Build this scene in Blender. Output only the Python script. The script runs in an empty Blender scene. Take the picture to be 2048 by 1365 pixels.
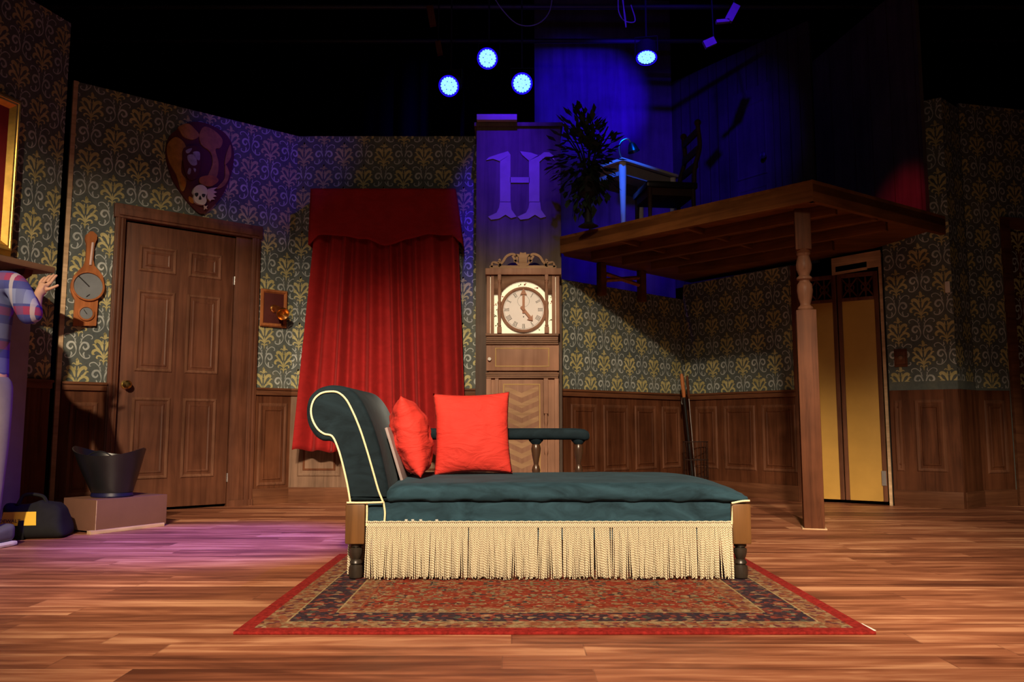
import bpy, bmesh, math, random
from mathutils import Vector, Matrix, noise
R = random.Random(7)
S = bpy.context.scene
COL = S.collection
# ------------------------------------------------------------------ camera
F_PX = 1620.0; PITCH = math.atan(172/F_PX); CAM_Z = 0.64
cd = bpy.data.cameras.new('camera'); cam = bpy.data.objects.new('camera', cd); COL.objects.link(cam)
cd.sensor_width = 36; cd.lens = 36*F_PX/2048; cd.clip_start = .05
cam.location = (0, 0, CAM_Z); cam.rotation_euler = (math.pi/2+PITCH, 0, 0)
S.camera = cam
# ------------------------------------------------------------------ world, exposure
w = bpy.data.worlds.new('dark_theatre'); S.world = w; w.use_nodes = True
w.node_tree.nodes['Background'].inputs[0].default_value = (.008, .006, .03, 1)
w.node_tree.nodes['Background'].inputs[1].default_value = .30
S.view_settings.view_transform = 'Standard'; S.view_settings.look = 'None'
S.view_settings.gamma = 1; S.view_settings.use_curve_mapping = False
S.view_settings.exposure = 0.0
# ------------------------------------------------------------------ stage lights
def spot(name, loc, aim, power, color, size, blend=.6, radius=.08):
    l = bpy.data.lights.new(name, 'SPOT'); l.energy = power; l.color = color
    l.spot_size = math.radians(size); l.spot_blend = blend; l.shadow_soft_size = radius
    o = bpy.data.objects.new(name, l); COL.objects.link(o); o.location = loc
    o.rotation_euler = (Vector(aim)-Vector(loc)).to_track_quat('-Z', 'Y').to_euler()
    return o
WARM = (1, .78, .53)
spot('front_spot_centre', (-.4, -3.2, 4.9), (.1, 4.2, .42), 3500, WARM, 34, .5, .16)
spot('front_spot_left', (-1.2, -2.8, 4.8), (-2.5, 5.3, .35), 3100, WARM, 31, .7, .08)
spot('front_spot_right', (1.2, -2.8, 4.8), (2.75, 3.9, 0), 2500, WARM, 30, .6, .12)
spot('front_spot_floor', (0, -2.5, 4.6), (0, 2.0, 0), 900, (1, .66, .44), 54, .8, .2)
spot('front_fill', (0, -4.5, 4.6), (0, 6, .3), 260, (1, .70, .45), 54, 1, .4)  # unseen fill lamp added for faint warm light everywhere
BLUE = (.05, .0, 1)
spot('blue_spot_floor', (-1.0, 5.6, 4.6), (-1.65, 4.70, 0), 1900, (.07, .0, 1), 26, .9, .05)
spot('blue_spot_floor_wide', (.3, 5.8, 4.6), (-2.2, 4.2, 0), 550, (.14, .01, 1), 34, 1, .05)
spot('blue_spot_letter', (-.05, 4.6, 5.2), (.0, 6.65, 2.85), 1100, (.05, 0, 1), 20, 1, .05)
spot('blue_spot_study', (1.9, 7.2, 4.3), (.92, 8.9, 4.35), 420, (.02, 0, 1), 44, .8, .05)
spot('blue_spot_desk', (.5, 5.0, 5.2), (1.02, 6.7, 2.7), 1000, (.0, .10, 1), 13, .9, .05)
spot('blue_spot_left_wall', (1.5, 3.5, 5.0), (-2.1, 6.8, 3.0), 330, (.12, .02, 1), 17, 1, .05)
spot('blue_spot_study_wide', (1.0, 4.0, 5.2), (1.8, 8.6, 3.4), 750, (.04, 0, 1), 34, 1, .05)
spot('blue_spot_gap', (.75, 7.7, 3.3), (.95, 8.9, 1.9), 60, (.03, 0, 1), 80, 1, .05)
spot('red_spot_study', (2.3, 5.6, 2.9), (3.10, 6.3, 2.30), 30, (1, .02, .05), 42, 1, .05)
# ------------------------------------------------------------------ pixel helpers (photo 2048x1365)
def ray(px, py):
    u = (px-1024)/F_PX; v = (682.5-py)/F_PX
    return Vector((u, math.cos(PITCH)-v*math.sin(PITCH), math.sin(PITCH)+v*math.cos(PITCH)))
def atZ(px, py, z=0):
    r = ray(px, py); t = (z-CAM_Z)/r.z; return Vector((r.x*t, r.y*t, z))
def atY(px, py, y):
    r = ray(px, py); t = y/r.y; return Vector((r.x*t, y, CAM_Z+r.z*t))
class Wall:                       # a vertical plane from A to B; local x along it, local z up, local -y towards the stage
    def __init__(s, A, B):
        s.A = Vector((A[0], A[1], 0)); s.B = Vector((B[0], B[1], 0)); d = s.B-s.A; s.L = d.length; d.normalize()
        s.d = d; s.n = Vector((d.y, -d.x, 0)); s.ang = math.atan2(d.y, d.x)
        s.M = Matrix.Translation(s.A) @ Matrix.Rotation(s.ang, 4, 'Z')
    def at(s, px, py, off=0):     # (along, up) hit of a pixel's ray with the plane moved off metres to the stage
        r = ray(px, py); A = s.A+s.n*off; t = A.dot(s.n)/Vector((r.x, r.y, 0)).dot(s.n)
        p = r*t; return (Vector((p.x, p.y, 0))-A).dot(s.d), CAM_Z+p.z
# ------------------------------------------------------------------ materials
class NT:
    def __init__(s, name):
        s.m = bpy.data.materials.new(name); s.m.use_nodes = True; s.t = s.m.node_tree
        s.b = s.t.nodes['Principled BSDF']
    def n(s, typ, **kw):
        nd = s.t.nodes.new(typ)
        for k, v in kw.items():
            if k.startswith('_'): setattr(nd, k[1:], v)
        return nd
    def link(s, a, b): s.t.links.new(a, b)
    def val(s, sock, v):
        if hasattr(v, 'is_linked') or isinstance(v, bpy.types.NodeSocket): s.link(v, sock)
        else: sock.default_value = v
    def math(s, op, a, b=0.0, c=None):
        nd = s.t.nodes.new('ShaderNodeMath'); nd.operation = op
        s.val(nd.inputs[0], a); s.val(nd.inputs[1], b)
        if c is not None: s.val(nd.inputs[2], c)
        return nd.outputs[0]
    def coord(s, kind='Object', scale=(1, 1, 1), rot=(0, 0, 0), loc=(0, 0, 0)):
        tc = s.t.nodes.new('ShaderNodeTexCoord'); mp = s.t.nodes.new('ShaderNodeMapping')
        s.link(tc.outputs[kind], mp.inputs[0]); mp.inputs['Scale'].default_value = scale
        mp.inputs['Rotation'].default_value = rot; mp.inputs['Location'].default_value = loc
        return mp.outputs[0]
    def noise(s, vec, scale=5, detail=4, rough=.5, dist=0):
        nd = s.t.nodes.new('ShaderNodeTexNoise'); s.link(vec, nd.inputs['Vector'])
        nd.inputs['Scale'].default_value = scale; nd.inputs['Detail'].default_value = detail
        nd.inputs['Roughness'].default_value = rough; nd.inputs['Distortion'].default_value = dist
        return nd.outputs['Fac']
    def ramp(s, fac, stops, interp='LINEAR'):
        nd = s.t.nodes.new('ShaderNodeValToRGB'); s.link(fac, nd.inputs[0]); cr = nd.color_ramp
        cr.interpolation = interp
        while len(cr.elements) > 1: cr.elements.remove(cr.elements[-1])
        cr.elements[0].position = stops[0][0]; cr.elements[0].color = (*stops[0][1], 1)
        for p, c in stops[1:]:
            e = cr.elements.new(p); e.color = (*c, 1)
        return nd.outputs[0]
    def mix(s, fac, a, b, mode='MIX'):
        nd = s.t.nodes.new('ShaderNodeMix'); nd.data_type = 'RGBA'; nd.blend_type = mode
        s.val(nd.inputs[0], fac)
        for i, v in ((6, a), (7, b)):
            if isinstance(v, tuple): nd.inputs[i].default_value = (*v[:3], 1)
            else: s.link(v, nd.inputs[i])
        return nd.outputs[2]
    def bump(s, h, strength=.3, dist=.01):
        nd = s.t.nodes.new('ShaderNodeBump'); s.link(h, nd.inputs['Height'])
        nd.inputs['Strength'].default_value = strength; nd.inputs['Distance'].default_value = dist
        s.link(nd.outputs[0], s.b.inputs['Normal'])
    def set(s, **kw):
        for k, v in kw.items():
            k = k.replace('_', ' '); i = s.b.inputs[k]
            if isinstance(v, tuple): i.default_value = (*v[:3], 1) if len(v) == 3 else v
            else: s.val(i, v)
        return s.m
def paint(name, c, rough=.6, var=.15, scale=8, metal=0.0, spec=.3, emit=None, es=0):
    t = NT(name); f = t.noise(t.coord(), scale, 4, .6)
    a = tuple(max(0, x*(1-var)) for x in c); b = tuple(min(1, x*(1+var)) for x in c)
    m = t.set(Base_Color=t.ramp(f, [(.3, a), (.7, b)]), Roughness=rough, Metallic=metal)
    t.b.inputs['Specular IOR Level'].default_value = spec
    if emit: t.set(Emission_Color=emit, Emission_Strength=es)
    return m
def wood(name, c1, c2, axis='z', scale=1.0, rough=.5, bump=.15, spec=.12, blotch=0.0):
    t = NT(name); sc = {'x': (1.5, 22, 22), 'y': (22, 1.5, 22), 'z': (22, 22, 1.5)}[axis]
    v = t.coord(scale=tuple(q*scale for q in sc)); f = t.noise(v, 1.0, 6, .62, .6)
    g = t.noise(t.coord(), 2.2, 3, .6)
    c = t.ramp(f, [(.28, c1), (.55, c2), (.75, tuple(min(1, x*1.25) for x in c2))])
    c = t.mix(t.ramp(g, [(.35, (.55,)*3), (.65, (1.0,)*3)]), c, c) if False else t.mix(1.0, c, t.ramp(g, [(.3, (.62,)*3), (.7, (1.1,)*3)]), 'MULTIPLY')
    t.set(Base_Color=c, Roughness=rough); t.b.inputs['Specular IOR Level'].default_value = spec
    if bump: t.bump(f, bump, .004)
    return t.m
def velvet(name, c, sheen=.6, lo=.55, hi=1.5):
    t = NT(name); f = t.noise(t.coord(scale=(1, 2, 2.2)), 5.5, 5, .62, 1.2)
    t.set(Base_Color=t.ramp(f, [(.3, tuple(x*lo for x in c)), (.7, tuple(x*hi for x in c))]), Roughness=.85)
    t.b.inputs['Sheen Weight'].default_value = sheen; t.b.inputs['Sheen Roughness'].default_value = .35
    t.b.inputs['Sheen Tint'].default_value = (min(1, c[0]*4+.15), min(1, c[1]*4+.15), min(1, c[2]*4+.15), 1)
    t.b.inputs['Specular IOR Level'].default_value = .15
    t.bump(t.noise(t.coord(), 60, 3, .6), .12, .002)
    return t.m
# wallpaper ground, its stencilled golds and silvers
def m_wallpaper():
    t = NT('wallpaper_ground'); f = t.noise(t.coord(), 3.5, 6, .65); g = t.noise(t.coord(), 34, 3, .6)
    c = t.ramp(f, [(.3, (.066, .084, .088)), (.52, (.100, .120, .110)), (.72, (.150, .160, .125))])
    c = t.mix(1.0, c, t.ramp(g, [(.3, (.85,)*3), (.7, (1.12,)*3)]), 'MULTIPLY')
    return t.set(Base_Color=c, Roughness=.75)
M = {}
M['paper'] = m_wallpaper()
def m_stencil(name, a, b):
    t = NT(name); f = t.noise(t.coord(), 7, 5, .7)
    return t.set(Base_Color=t.ramp(f, [(.3, a), (.68, b)]), Roughness=.6)
M['gold_st'] = m_stencil('gold_stencil_paint', (.33, .29, .10), (.62, .56, .27))
M['silver_st'] = m_stencil('silver_stencil_paint', (.26, .30, .30), (.56, .60, .56))
M['wains'] = wood('brown_wainscot', (.060, .019, .009), (.130, .046, .021), 'z', 1, .55)
M['wains_rail'] = wood('brown_rail', (.085, .030, .015), (.165, .066, .032), 'x', 1, .5)
M['wains_dark'] = paint('groove_brown', (.035, .016, .011), .7)
M['wains_lit'] = wood('brown_wainscot_lit', (.085, .034, .018), (.170, .070, .038), 'z', 1, .5)  # lighter copy of the wainscot brown, highlight put into the colour
M['wains_pale'] = wood('grey_brown_wainscot', (.115, .066, .042), (.21, .125, .082), 'z', 1, .6)
M['door'] = wood('brown_door', (.080, .027, .014), (.165, .062, .033), 'z', .9, .45, spec=.4)
M['door_hi'] = wood('brown_door_lit', (.12, .050, .028), (.22, .10, .06), 'z', .9, .45)  # lighter copy of the door brown, lit look put into the colour
M['brass'] = paint('brass', (.75, .52, .16), .25, .1, 10, 1.0)
M['copper'] = paint('copper_brass', (.80, .42, .13), .3, .12, 10, 1.0)
M['steel'] = paint('steel', (.55, .55, .55), .35, .1, 10, 1.0)
M['black'] = paint('black', (.008, .008, .009), .7, .2)
M['black_gl'] = paint('black_gloss', (.010, .010, .011), .3, .2, spec=.5)
M['pale_wood'] = wood('raw_pine', (.46, .30, .17), (.66, .46, .28), 'x', 1, .6, .05)
M['white'] = paint('white_paint', (.75, .72, .66), .5, .04)
M['column'] = wood('column_brown', (.075, .055, .045), (.125, .092, .075), 'z', .6, .65)
M['clock'] = wood('clock_wood', (.29, .150, .095), (.37, .200, .130), 'z', .8, .5, .05)
M['clock_lt'] = wood('clock_wood_light', (.33, .19, .10), (.47, .29, .165), 'x', .8, .5, .08)
M['clock_dk'] = wood('clock_wood_dark', (.15, .082, .05), (.25, .14, .09), 'x', .8, .5, .08)
M['inlay'] = paint('inlay_gold', (.50, .33, .13), .5)
M['dial'] = paint('clock_dial', (.86, .82, .80), .5, .03)
M['glassback'] = paint('cream_backing_glow', (.95, .88, .68), .45, .02, emit=(1, .86, .58), es=.45)  # emission added so the backing looks brightly lit, no lamp behind it
M['ink'] = paint('ink', (.03, .03, .03), .6)
M['hand'] = paint('hand_brown', (.40, .18, .10), .5)
M['leafred'] = paint('leaf_red', (.30, .05, .03), .6)
M['leafgreen'] = paint('leaf_green', (.07, .10, .04), .6)
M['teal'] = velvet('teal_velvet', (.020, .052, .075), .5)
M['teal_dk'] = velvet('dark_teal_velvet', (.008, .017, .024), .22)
M['red_velvet'] = velvet('red_curtain_velvet', (.30, .014, .014), .25, .85, 1.12)
def m_pillow():
    t = NT('red_cotton'); f = t.noise(t.coord(), 5, 4, .6)
    t.set(Base_Color=t.ramp(f, [(.3, (.60, .030, .020)), (.7, (.74, .042, .028))]), Roughness=.8)
    h = t.math('ADD', t.math('MULTIPLY', t.noise(t.coord(scale=(6, 6, 15)), 1, 3, .55, 1.5), 1.0), t.math('MULTIPLY', t.noise(t.coord(), 200, 2, .5), .03))
    t.bump(h, .55, .02); return t.m
M['pillow'] = m_pillow()
def m_cord():
    t = NT('cream_twisted_cord'); wv = t.n('ShaderNodeTexWave'); wv.bands_direction = 'DIAGONAL'
    t.link(t.coord(scale=(1, 1, .8)), wv.inputs['Vector']); wv.inputs['Scale'].default_value = 75; wv.inputs['Distortion'].default_value = .4
    c = t.ramp(wv.outputs['Fac'], [(.25, (.28, .19, .09)), (.62, (.86, .83, .64))])  # shade between the twists put into the cord colour
    return t.set(Base_Color=c, Roughness=.7)
M['cord'] = m_cord()
M['braid'] = paint('cream_braid', (.90, .80, .50), .7, .12, 160)
M['block'] = wood('walnut_block', (.085, .036, .012), (.19, .088, .028), 'z', .7, .35, .05, .5, 1)
M['leg'] = wood('dark_turned_leg', (.018, .014, .011), (.045, .034, .025), 'z', 1, .35, .05, .5)
M['baluster'] = wood('dark_baluster', (.026, .013, .008), (.070, .034, .018), 'z', 1, .3, .05, .6)
M['skin'] = paint('skin', (.62, .36, .24), .55, .06)
def m_plaid():
    t = NT('plaid_flannel'); v = t.coord(); sp = t.n('ShaderNodeSeparateXYZ'); t.link(v, sp.inputs[0])
    def stripes(s, f, ph, th): return t.math('GREATER_THAN', t.math('SINE', t.math('MULTIPLY_ADD', s, f, ph)), th)
    c = t.mix(stripes(sp.outputs[2], 34, 0, .2), (.05, .06, .26), (.20, .24, .46))
    c = t.mix(t.math('MULTIPLY', stripes(sp.outputs[2], 34, 2.6, .72), .9), c, (.30, .03, .09))
    c = t.mix(t.math('MULTIPLY', stripes(sp.outputs[0], 60, 0, .4), .5), c, (.07, .08, .25))
    c = t.mix(t.math('MULTIPLY', stripes(sp.outputs[0], 60, 2.8, .85), .7), c, (.50, .46, .50))
    return t.set(Base_Color=c, Roughness=.9)
M['plaid'] = m_plaid()
M['trouser'] = paint('grey_trousers', (.22, .20, .21), .9)
M['shoe'] = paint('grey_shoe', (.10, .10, .12), .7)
M['hair'] = paint('brown_hair', (.06, .035, .02), .7)
M['surround'] = paint('grey_surround', (.34, .31, .32), .7, .08)
M['yellow'] = paint('yellow_patch', (.85, .52, .03), .6, .04)
M['canvas'] = paint('black_canvas', (.008, .008, .009), .85, .2, 30)
M['boxbrown'] = paint('flat_brown_paint', (.165, .078, .050), .7, .06)
M['leaf_dk'] = paint('dark_leaf', (.02, .035, .018), .7, .3)
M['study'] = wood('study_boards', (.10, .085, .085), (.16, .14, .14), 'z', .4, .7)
M['study_mid'] = wood('study_boards_dark', (.05, .04, .04), (.085, .07, .07), 'z', .4, .7)  # darker copy of the study boards
M['plat'] = wood('platform_boards', (.10, .034, .009), (.20, .075, .020), 'x', .5, .6)
M['backdrop'] = paint('black_drape', (.006, .006, .007), .95)
M['bifold'] = paint('ochre_panel', (.52, .30, .065), .5, .10, 3)
M['redwood'] = wood('orange_wood', (.30, .10, .035), (.48, .17, .06), 'z', 1, .4)
M['gilt'] = paint('gilt', (.80, .48, .10), .35, .2, 12, .7)
M['crest_red'] = paint('crest_red', (.09, .018, .016), .6)
M['crest_gold'] = paint('crest_gold', (.36, .17, .035), .55, .4, 14)
M['crest_orange'] = paint('crest_orange', (.42, .15, .02), .55, .3, 14)
M['crest_silver'] = paint('crest_silver', (.34, .32, .40), .55, .3, 20)
M['bone'] = paint('bone', (.66, .60, .58), .6, .06)
M['bone_pink'] = paint('bone_pink', (.66, .50, .46), .6, .06)
M['letter'] = paint('letter_tan', (.34, .27, .24), .6, .1)
M['grey_dial'] = paint('grey_dial', (.20, .22, .24), .4, .12)
M['picture'] = paint('picture_mauve', (.30, .17, .17), .6, .15, 2)
M['mat_red'] = paint('picture_red', (.30, .03, .025), .6)
M['led'] = paint('led_lens', (.8, .9, 1), .3, 0, emit=(.30, .80, 1), es=1.15)
M['led_rim'] = paint('led_rim_glow', (.05, .03, .5), .5, 0, emit=(.01, .0, 1), es=1.2)  # blue halo round the lens imitated by a glowing rim
M['tape'] = paint('white_tape', (.75, .72, .68), .6)
M['foot_reflection'] = paint('foot_blue_reflection', (.010, .010, .05), .4)  # blue gel reflection put into the foot ring colour
M['slat'] = paint('grey_slat', (.32, .26, .26), .6)
def m_floor():
    t = NT('printed_plank_floor'); v = t.coord(); sp = t.n('ShaderNodeSeparateXYZ'); t.link(v, sp.inputs[0])
    row = t.math('FLOOR', t.math('DIVIDE', sp.outputs[1], .124))
    wn = t.n('ShaderNodeTexWhiteNoise'); wn.noise_dimensions = '1D'; t.link(row, wn.inputs['W'])
    xo = t.math('ADD', t.math('DIVIDE', sp.outputs[0], 1.22), wn.outputs['Value'])
    cell = t.math('FLOOR', xo); fr = t.math('FRACT', xo); fy = t.math('FRACT', t.math('DIVIDE', sp.outputs[1], .124))
    wn2 = t.n('ShaderNodeTexWhiteNoise'); wn2.noise_dimensions = '2D'
    cb = t.n('ShaderNodeCombineXYZ'); t.link(cell, cb.inputs[0]); t.link(row, cb.inputs[1]); t.link(cb.outputs[0], wn2.inputs['Vector'])
    cb2 = t.n('ShaderNodeCombineXYZ'); t.link(t.math('MULTIPLY_ADD', wn2.outputs['Value'], 40, sp.outputs[0]), cb2.inputs[0])
    t.link(sp.outputs[1], cb2.inputs[1]); t.link(t.math('MULTIPLY', wn2.outputs['Value'], 17), cb2.inputs[2])
    mp = t.n('ShaderNodeMapping'); t.link(cb2.outputs[0], mp.inputs[0]); mp.inputs['Scale'].default_value = (1.1, 20, 1)
    f = t.noise(mp.outputs[0], 1, 5, .6, .7)
    mp2 = t.n('ShaderNodeMapping'); t.link(cb2.outputs[0], mp2.inputs[0]); mp2.inputs['Scale'].default_value = (1.6, 7, 1)
    g = t.noise(mp2.outputs[0], 1, 3, .55, 1.2)
    h = t.math('ADD', t.math('MULTIPLY', f, .55), t.math('MULTIPLY', g, .45))
    h = t.math('ADD', h, t.math('MULTIPLY', t.math('SUBTRACT', wn2.outputs['Value'], .5), .16))
    c = t.ramp(h, [(.34, (.095, .030, .016)), (.46, (.20, .068, .034)), (.55, (.33, .125, .064)), (.67, (.56, .28, .155))])
    seam = t.math('MAXIMUM', t.math('LESS_THAN', fy, .028), t.math('LESS_THAN', fr, .0035))
    c = t.mix(t.math('MULTIPLY', seam, .35), c, (.07, .03, .02))
    t.set(Base_Color=c, Roughness=t.math('MULTIPLY_ADD', f, .2, .36)); t.b.inputs['Specular IOR Level'].default_value = .35
    t.bump(h, .06, .004); return t.m
M['floor'] = m_floor()
RUG_A, RUG_B = .995, .775
def m_rug():
    t = NT('persian_rug_weave'); v = t.coord(); sp = t.n('ShaderNodeSeparateXYZ'); t.link(v, sp.inputs[0])
    ax = t.math('ABSOLUTE', sp.outputs[0]); ay = t.math('ABSOLUTE', sp.outputs[1])
    d = t.math('MINIMUM', t.math('SUBTRACT', RUG_A, ax), t.math('SUBTRACT', RUG_B, ay))
    cb = t.n('ShaderNodeCombineXYZ'); t.link(ax, cb.inputs[0]); t.link(ay, cb.inputs[1])
    def vor(scale, rnd=1.0, feat='F1'):
        nd = t.n('ShaderNodeTexVoronoi'); nd.feature = feat; t.link(cb.outputs[0], nd.inputs['Vector'])
        nd.inputs['Scale'].default_value = scale; nd.inputs['Randomness'].default_value = rnd; return nd
    a = vor(52, .9); b = vor(26, .8); c3 = vor(11, .6)
    pal_f = [(0, (.30, .040, .022)), (.38, (.34, .06, .03)), (.55, (.34, .18, .09)), (.66, (.07, .05, .05)), (.74, (.28, .05, .03)), (.86, (.20, .17, .10)), (.94, (.40, .26, .14))]
    pal_d = [(0, (.055, .035, .05)), (.40, (.09, .04, .045)), (.55, (.26, .06, .045)), (.75, (.36, .22, .13)), (.86, (.10, .10, .08)), (.93, (.24, .05, .04))]
    pal_l = [(0, (.30, .10, .05)), (.3, (.36, .21, .11)), (.55, (.30, .13, .07)), (.72, (.17, .05, .05)), (.86, (.38, .27, .15))]
    sa = t.n('ShaderNodeSeparateColor'); t.link(a.outputs['Color'], sa.inputs[0])
    field = t.ramp(sa.outputs[0], pal_f, 'CONSTANT'); dark = t.ramp(sa.outputs[1], pal_d, 'CONSTANT'); light = t.ramp(sa.outputs[2], pal_l, 'CONSTANT')
    ring = t.math('MULTIPLY', t.math('GREATER_THAN', b.outputs['Distance'], .34), t.math('LESS_THAN', b.outputs['Distance'], .44))
    field = t.mix(t.math('MULTIPLY', ring, .7), field, (.40, .30, .17))
    core = t.math('LESS_THAN', b.outputs['Distance'], .16); field = t.mix(t.math('MULTIPLY', core, .8), field, (.055, .06, .075))
    dark = t.mix(t.math('MULTIPLY', t.math('LESS_THAN', c3.outputs['Distance'], .22), .75), dark, (.40, .17, .09))
    dark = t.mix(t.math('MULTIPLY', t.math('LESS_THAN', c3.outputs['Distance'], .09), .9), dark, (.44, .34, .20))
    def gt(x): return t.math('GREATER_THAN', d, x)
    c = t.mix(gt(.050), (.34, .026, .022), light)
    c = t.mix(gt(.128), c, (.46, .34, .17)); c = t.mix(gt(.134), c, dark)
    c = t.mix(gt(.262), c, (.46, .34, .17)); c = t.mix(gt(.268), c, light)
    c = t.mix(gt(.330), c, (.35, .10, .05)); c = t.mix(gt(.338), c, field)
    c = t.mix(1.0, c, t.ramp(t.noise(v, 70, 3, .6), [(.3, (.38,)*3), (.7, (.88,)*3)]), 'MULTIPLY'); t.set(Base_Color=c, Roughness=.95); t.b.inputs['Specular IOR Level'].default_value = .1
    t.bump(t.noise(v, 160, 2, .5), .3, .002); return t.m
M['rug'] = m_rug()
# ------------------------------------------------------------------ mesh builder
class MB:
    def __init__(s): s.v = []; s.f = []; s.m = []
    def add(s, vs, fs, mi=0, T=None):
        o = len(s.v)
        s.v += [tuple(T @ Vector(p)) if T else tuple(p) for p in vs]
        s.f += [tuple(i+o for i in f) for f in fs]; s.m += [mi]*len(fs); return s
    def box(s, x0, x1, y0, y1, z0, z1, mi=0, T=None, b=0.0):
        if b <= 0:
            vs = [(x, y, z) for z in (z0, z1) for y in (y0, y1) for x in (x0, x1)]
            fs = [(0, 2, 3, 1), (4, 5, 7, 6), (0, 1, 5, 4), (2, 6, 7, 3), (0, 4, 6, 2), (1, 3, 7, 5)]
            return s.add(vs, fs, mi, T)
        bm = bmesh.new(); bmesh.ops.create_cube(bm, size=1)
        for v in bm.verts: v.co = Vector(((x0+x1)/2+v.co.x*(x1-x0), (y0+y1)/2+v.co.y*(y1-y0), (z0+z1)/2+v.co.z*(z1-z0)))
        bmesh.ops.bevel(bm, geom=bm.edges[:], offset=min(b, .45*min(abs(x1-x0), abs(y1-y0), abs(z1-z0))), segments=2, affect='EDGES', profile=.6)
        bm.verts.index_update()
        s.add([v.co[:] for v in bm.verts], [tuple(v.index for v in f.verts) for f in bm.faces], mi, T); bm.free(); return s
    def lathe(s, prof, T=None, seg=20, mi=0, caps=True):           # prof [(r, z)] round local z
        vs = []; fs = []; n = len(prof)
        for r, z in prof:
            for k in range(seg):
                a = 2*math.pi*k/seg; vs.append((r*math.cos(a), r*math.sin(a), z))
        for i in range(n-1):
            for k in range(seg):
                k2 = (k+1) % seg; fs.append((i*seg+k, i*seg+k2, (i+1)*seg+k2, (i+1)*seg+k))
        if caps: fs.append(tuple(reversed(range(seg)))); fs.append(tuple((n-1)*seg+k for k in range(seg)))
        return s.add(vs, fs, mi, T)
    def tube(s, pts, r, seg=8, mi=0, T=None, closed=False):
        pts = [Vector(p) for p in pts]; n = len(pts); rs = r if isinstance(r, (list, tuple)) else [r]*n
        vs = []; fs = []; up = None
        for i, p in enumerate(pts):
            a = pts[(i-1) % n] if (i > 0 or closed) else p; b = pts[(i+1) % n] if (i < n-1 or closed) else p
            d = (b-a).normalized()
            if up is None: up = Vector((0, 0, 1)) if abs(d.z) < .9 else Vector((1, 0, 0))
            x = d.cross(up); x = x.normalized() if x.length > 1e-6 else Vector((1, 0, 0)); up = x.cross(d).normalized()
            for k in range(seg):
                an = 2*math.pi*k/seg; q = p+(x*math.cos(an)+up*math.sin(an))*rs[i]; vs.append(q[:])
        for i in range(n if closed else n-1):
            j = (i+1) % n
            for k in range(seg):
                k2 = (k+1) % seg; fs.append((i*seg+k, i*seg+k2, j*seg+k2, j*seg+k))
        if not closed: fs.append(tuple(reversed(range(seg)))); fs.append(tuple((n-1)*seg+k for k in range(seg)))
        return s.add(vs, fs, mi, T)
    def prism(s, poly, y0, y1, mi=0, T=None):                      # poly [(x, z)] extruded along y
        n = len(poly); vs = [(x, y0, z) for x, z in poly]+[(x, y1, z) for x, z in poly]
        fs = [tuple(range(n)), tuple(reversed(range(n, 2*n)))]+[(i, i+n, (i+1) % n+n, (i+1) % n) for i in range(n)]
        return s.add(vs, fs, mi, T)
    def slab(s, poly, z0, z1, mi=0, T=None):                       # poly [(x, y)] extruded along z
        n = len(poly); vs = [(x, y, z0) for x, y in poly]+[(x, y, z1) for x, y in poly]
        fs = [tuple(reversed(range(n))), tuple(range(n, 2*n))]+[(i, (i+1) % n, (i+1) % n+n, i+n) for i in range(n)]
        return s.add(vs, fs, mi, T)
    def frame(s, x0, x1, z0, z1, w, y, h, mi=0, T=None):           # mitred moulding round a rectangle; ridge stands h proud of y
        rings = [(0, 0), (w*.3, h), (w*.6, h), (w, 0)]; vs = []
        for ins, hh in rings:
            for x, z in ((x0+ins, z0+ins), (x1-ins, z0+ins), (x1-ins, z1-ins), (x0+ins, z1-ins)): vs.append((x, y-hh, z))
        fs = []
        for i in range(3):
            for k in range(4): fs.append((i*4+k, i*4+(k+1) % 4, (i+1)*4+(k+1) % 4, (i+1)*4+k))
        return s.add(vs, fs, mi, T)
    def sphere(s, c, r, mi=0, T=None, seg=12, rings=8):
        if not isinstance(r, (tuple, list)): r = (r, r, r)
        vs = []; fs = []
        for i in range(1, rings):
            p = math.pi*i/rings
            for k in range(seg):
                a = 2*math.pi*k/seg; vs.append((c[0]+r[0]*math.sin(p)*math.cos(a), c[1]+r[1]*math.sin(p)*math.sin(a), c[2]-r[2]*math.cos(p)))
        for i in range(rings-2):
            for k in range(seg):
                k2 = (k+1) % seg; fs.append((i*seg+k, i*seg+k2, (i+1)*seg+k2, (i+1)*seg+k))
        vs += [(c[0], c[1], c[2]-r[2]), (c[0], c[1], c[2]+r[2])]; a, b = len(vs)-2, len(vs)-1
        for k in range(seg):
            k2 = (k+1) % seg; fs.append((a, k2, k)); fs.append((b, (rings-2)*seg+k, (rings-2)*seg+k2))
        return s.add(vs, fs, mi, T)
    def build(s, name, mats, parent=None, matrix=None, smooth=True, angle=35):
        me = bpy.data.meshes.new(name); me.from_pydata(s.v, [], s.f); me.update()
        if not isinstance(mats, (list, tuple)): mats = [mats]
        for m in mats: me.materials.append(M[m] if isinstance(m, str) else m)
        me.polygons.foreach_set('material_index', s.m)
        if smooth:
            me.polygons.foreach_set('use_smooth', [True]*len(me.polygons)); me.set_sharp_from_angle(angle=math.radians(angle))
        o = bpy.data.objects.new(name, me); COL.objects.link(o)
        if parent: o.parent = parent
        if matrix is not None: o.matrix_world = matrix if not parent else o.matrix_world
        if matrix is not None and parent: o.matrix_local = matrix
        return o
def tag(o, label, cat, group=None, kind=None):
    o['label'] = label; o['category'] = cat
    if group: o['group'] = group
    if kind: o['kind'] = kind
    return o
def thing(name, label, cat, matrix=None, group=None):
    o = bpy.data.objects.new(name, None); COL.objects.link(o); o.empty_display_size = .1
    if matrix is not None: o.matrix_world = matrix
    return tag(o, label, cat, group)
def struct(o): o['kind'] = 'structure'; return o
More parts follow.
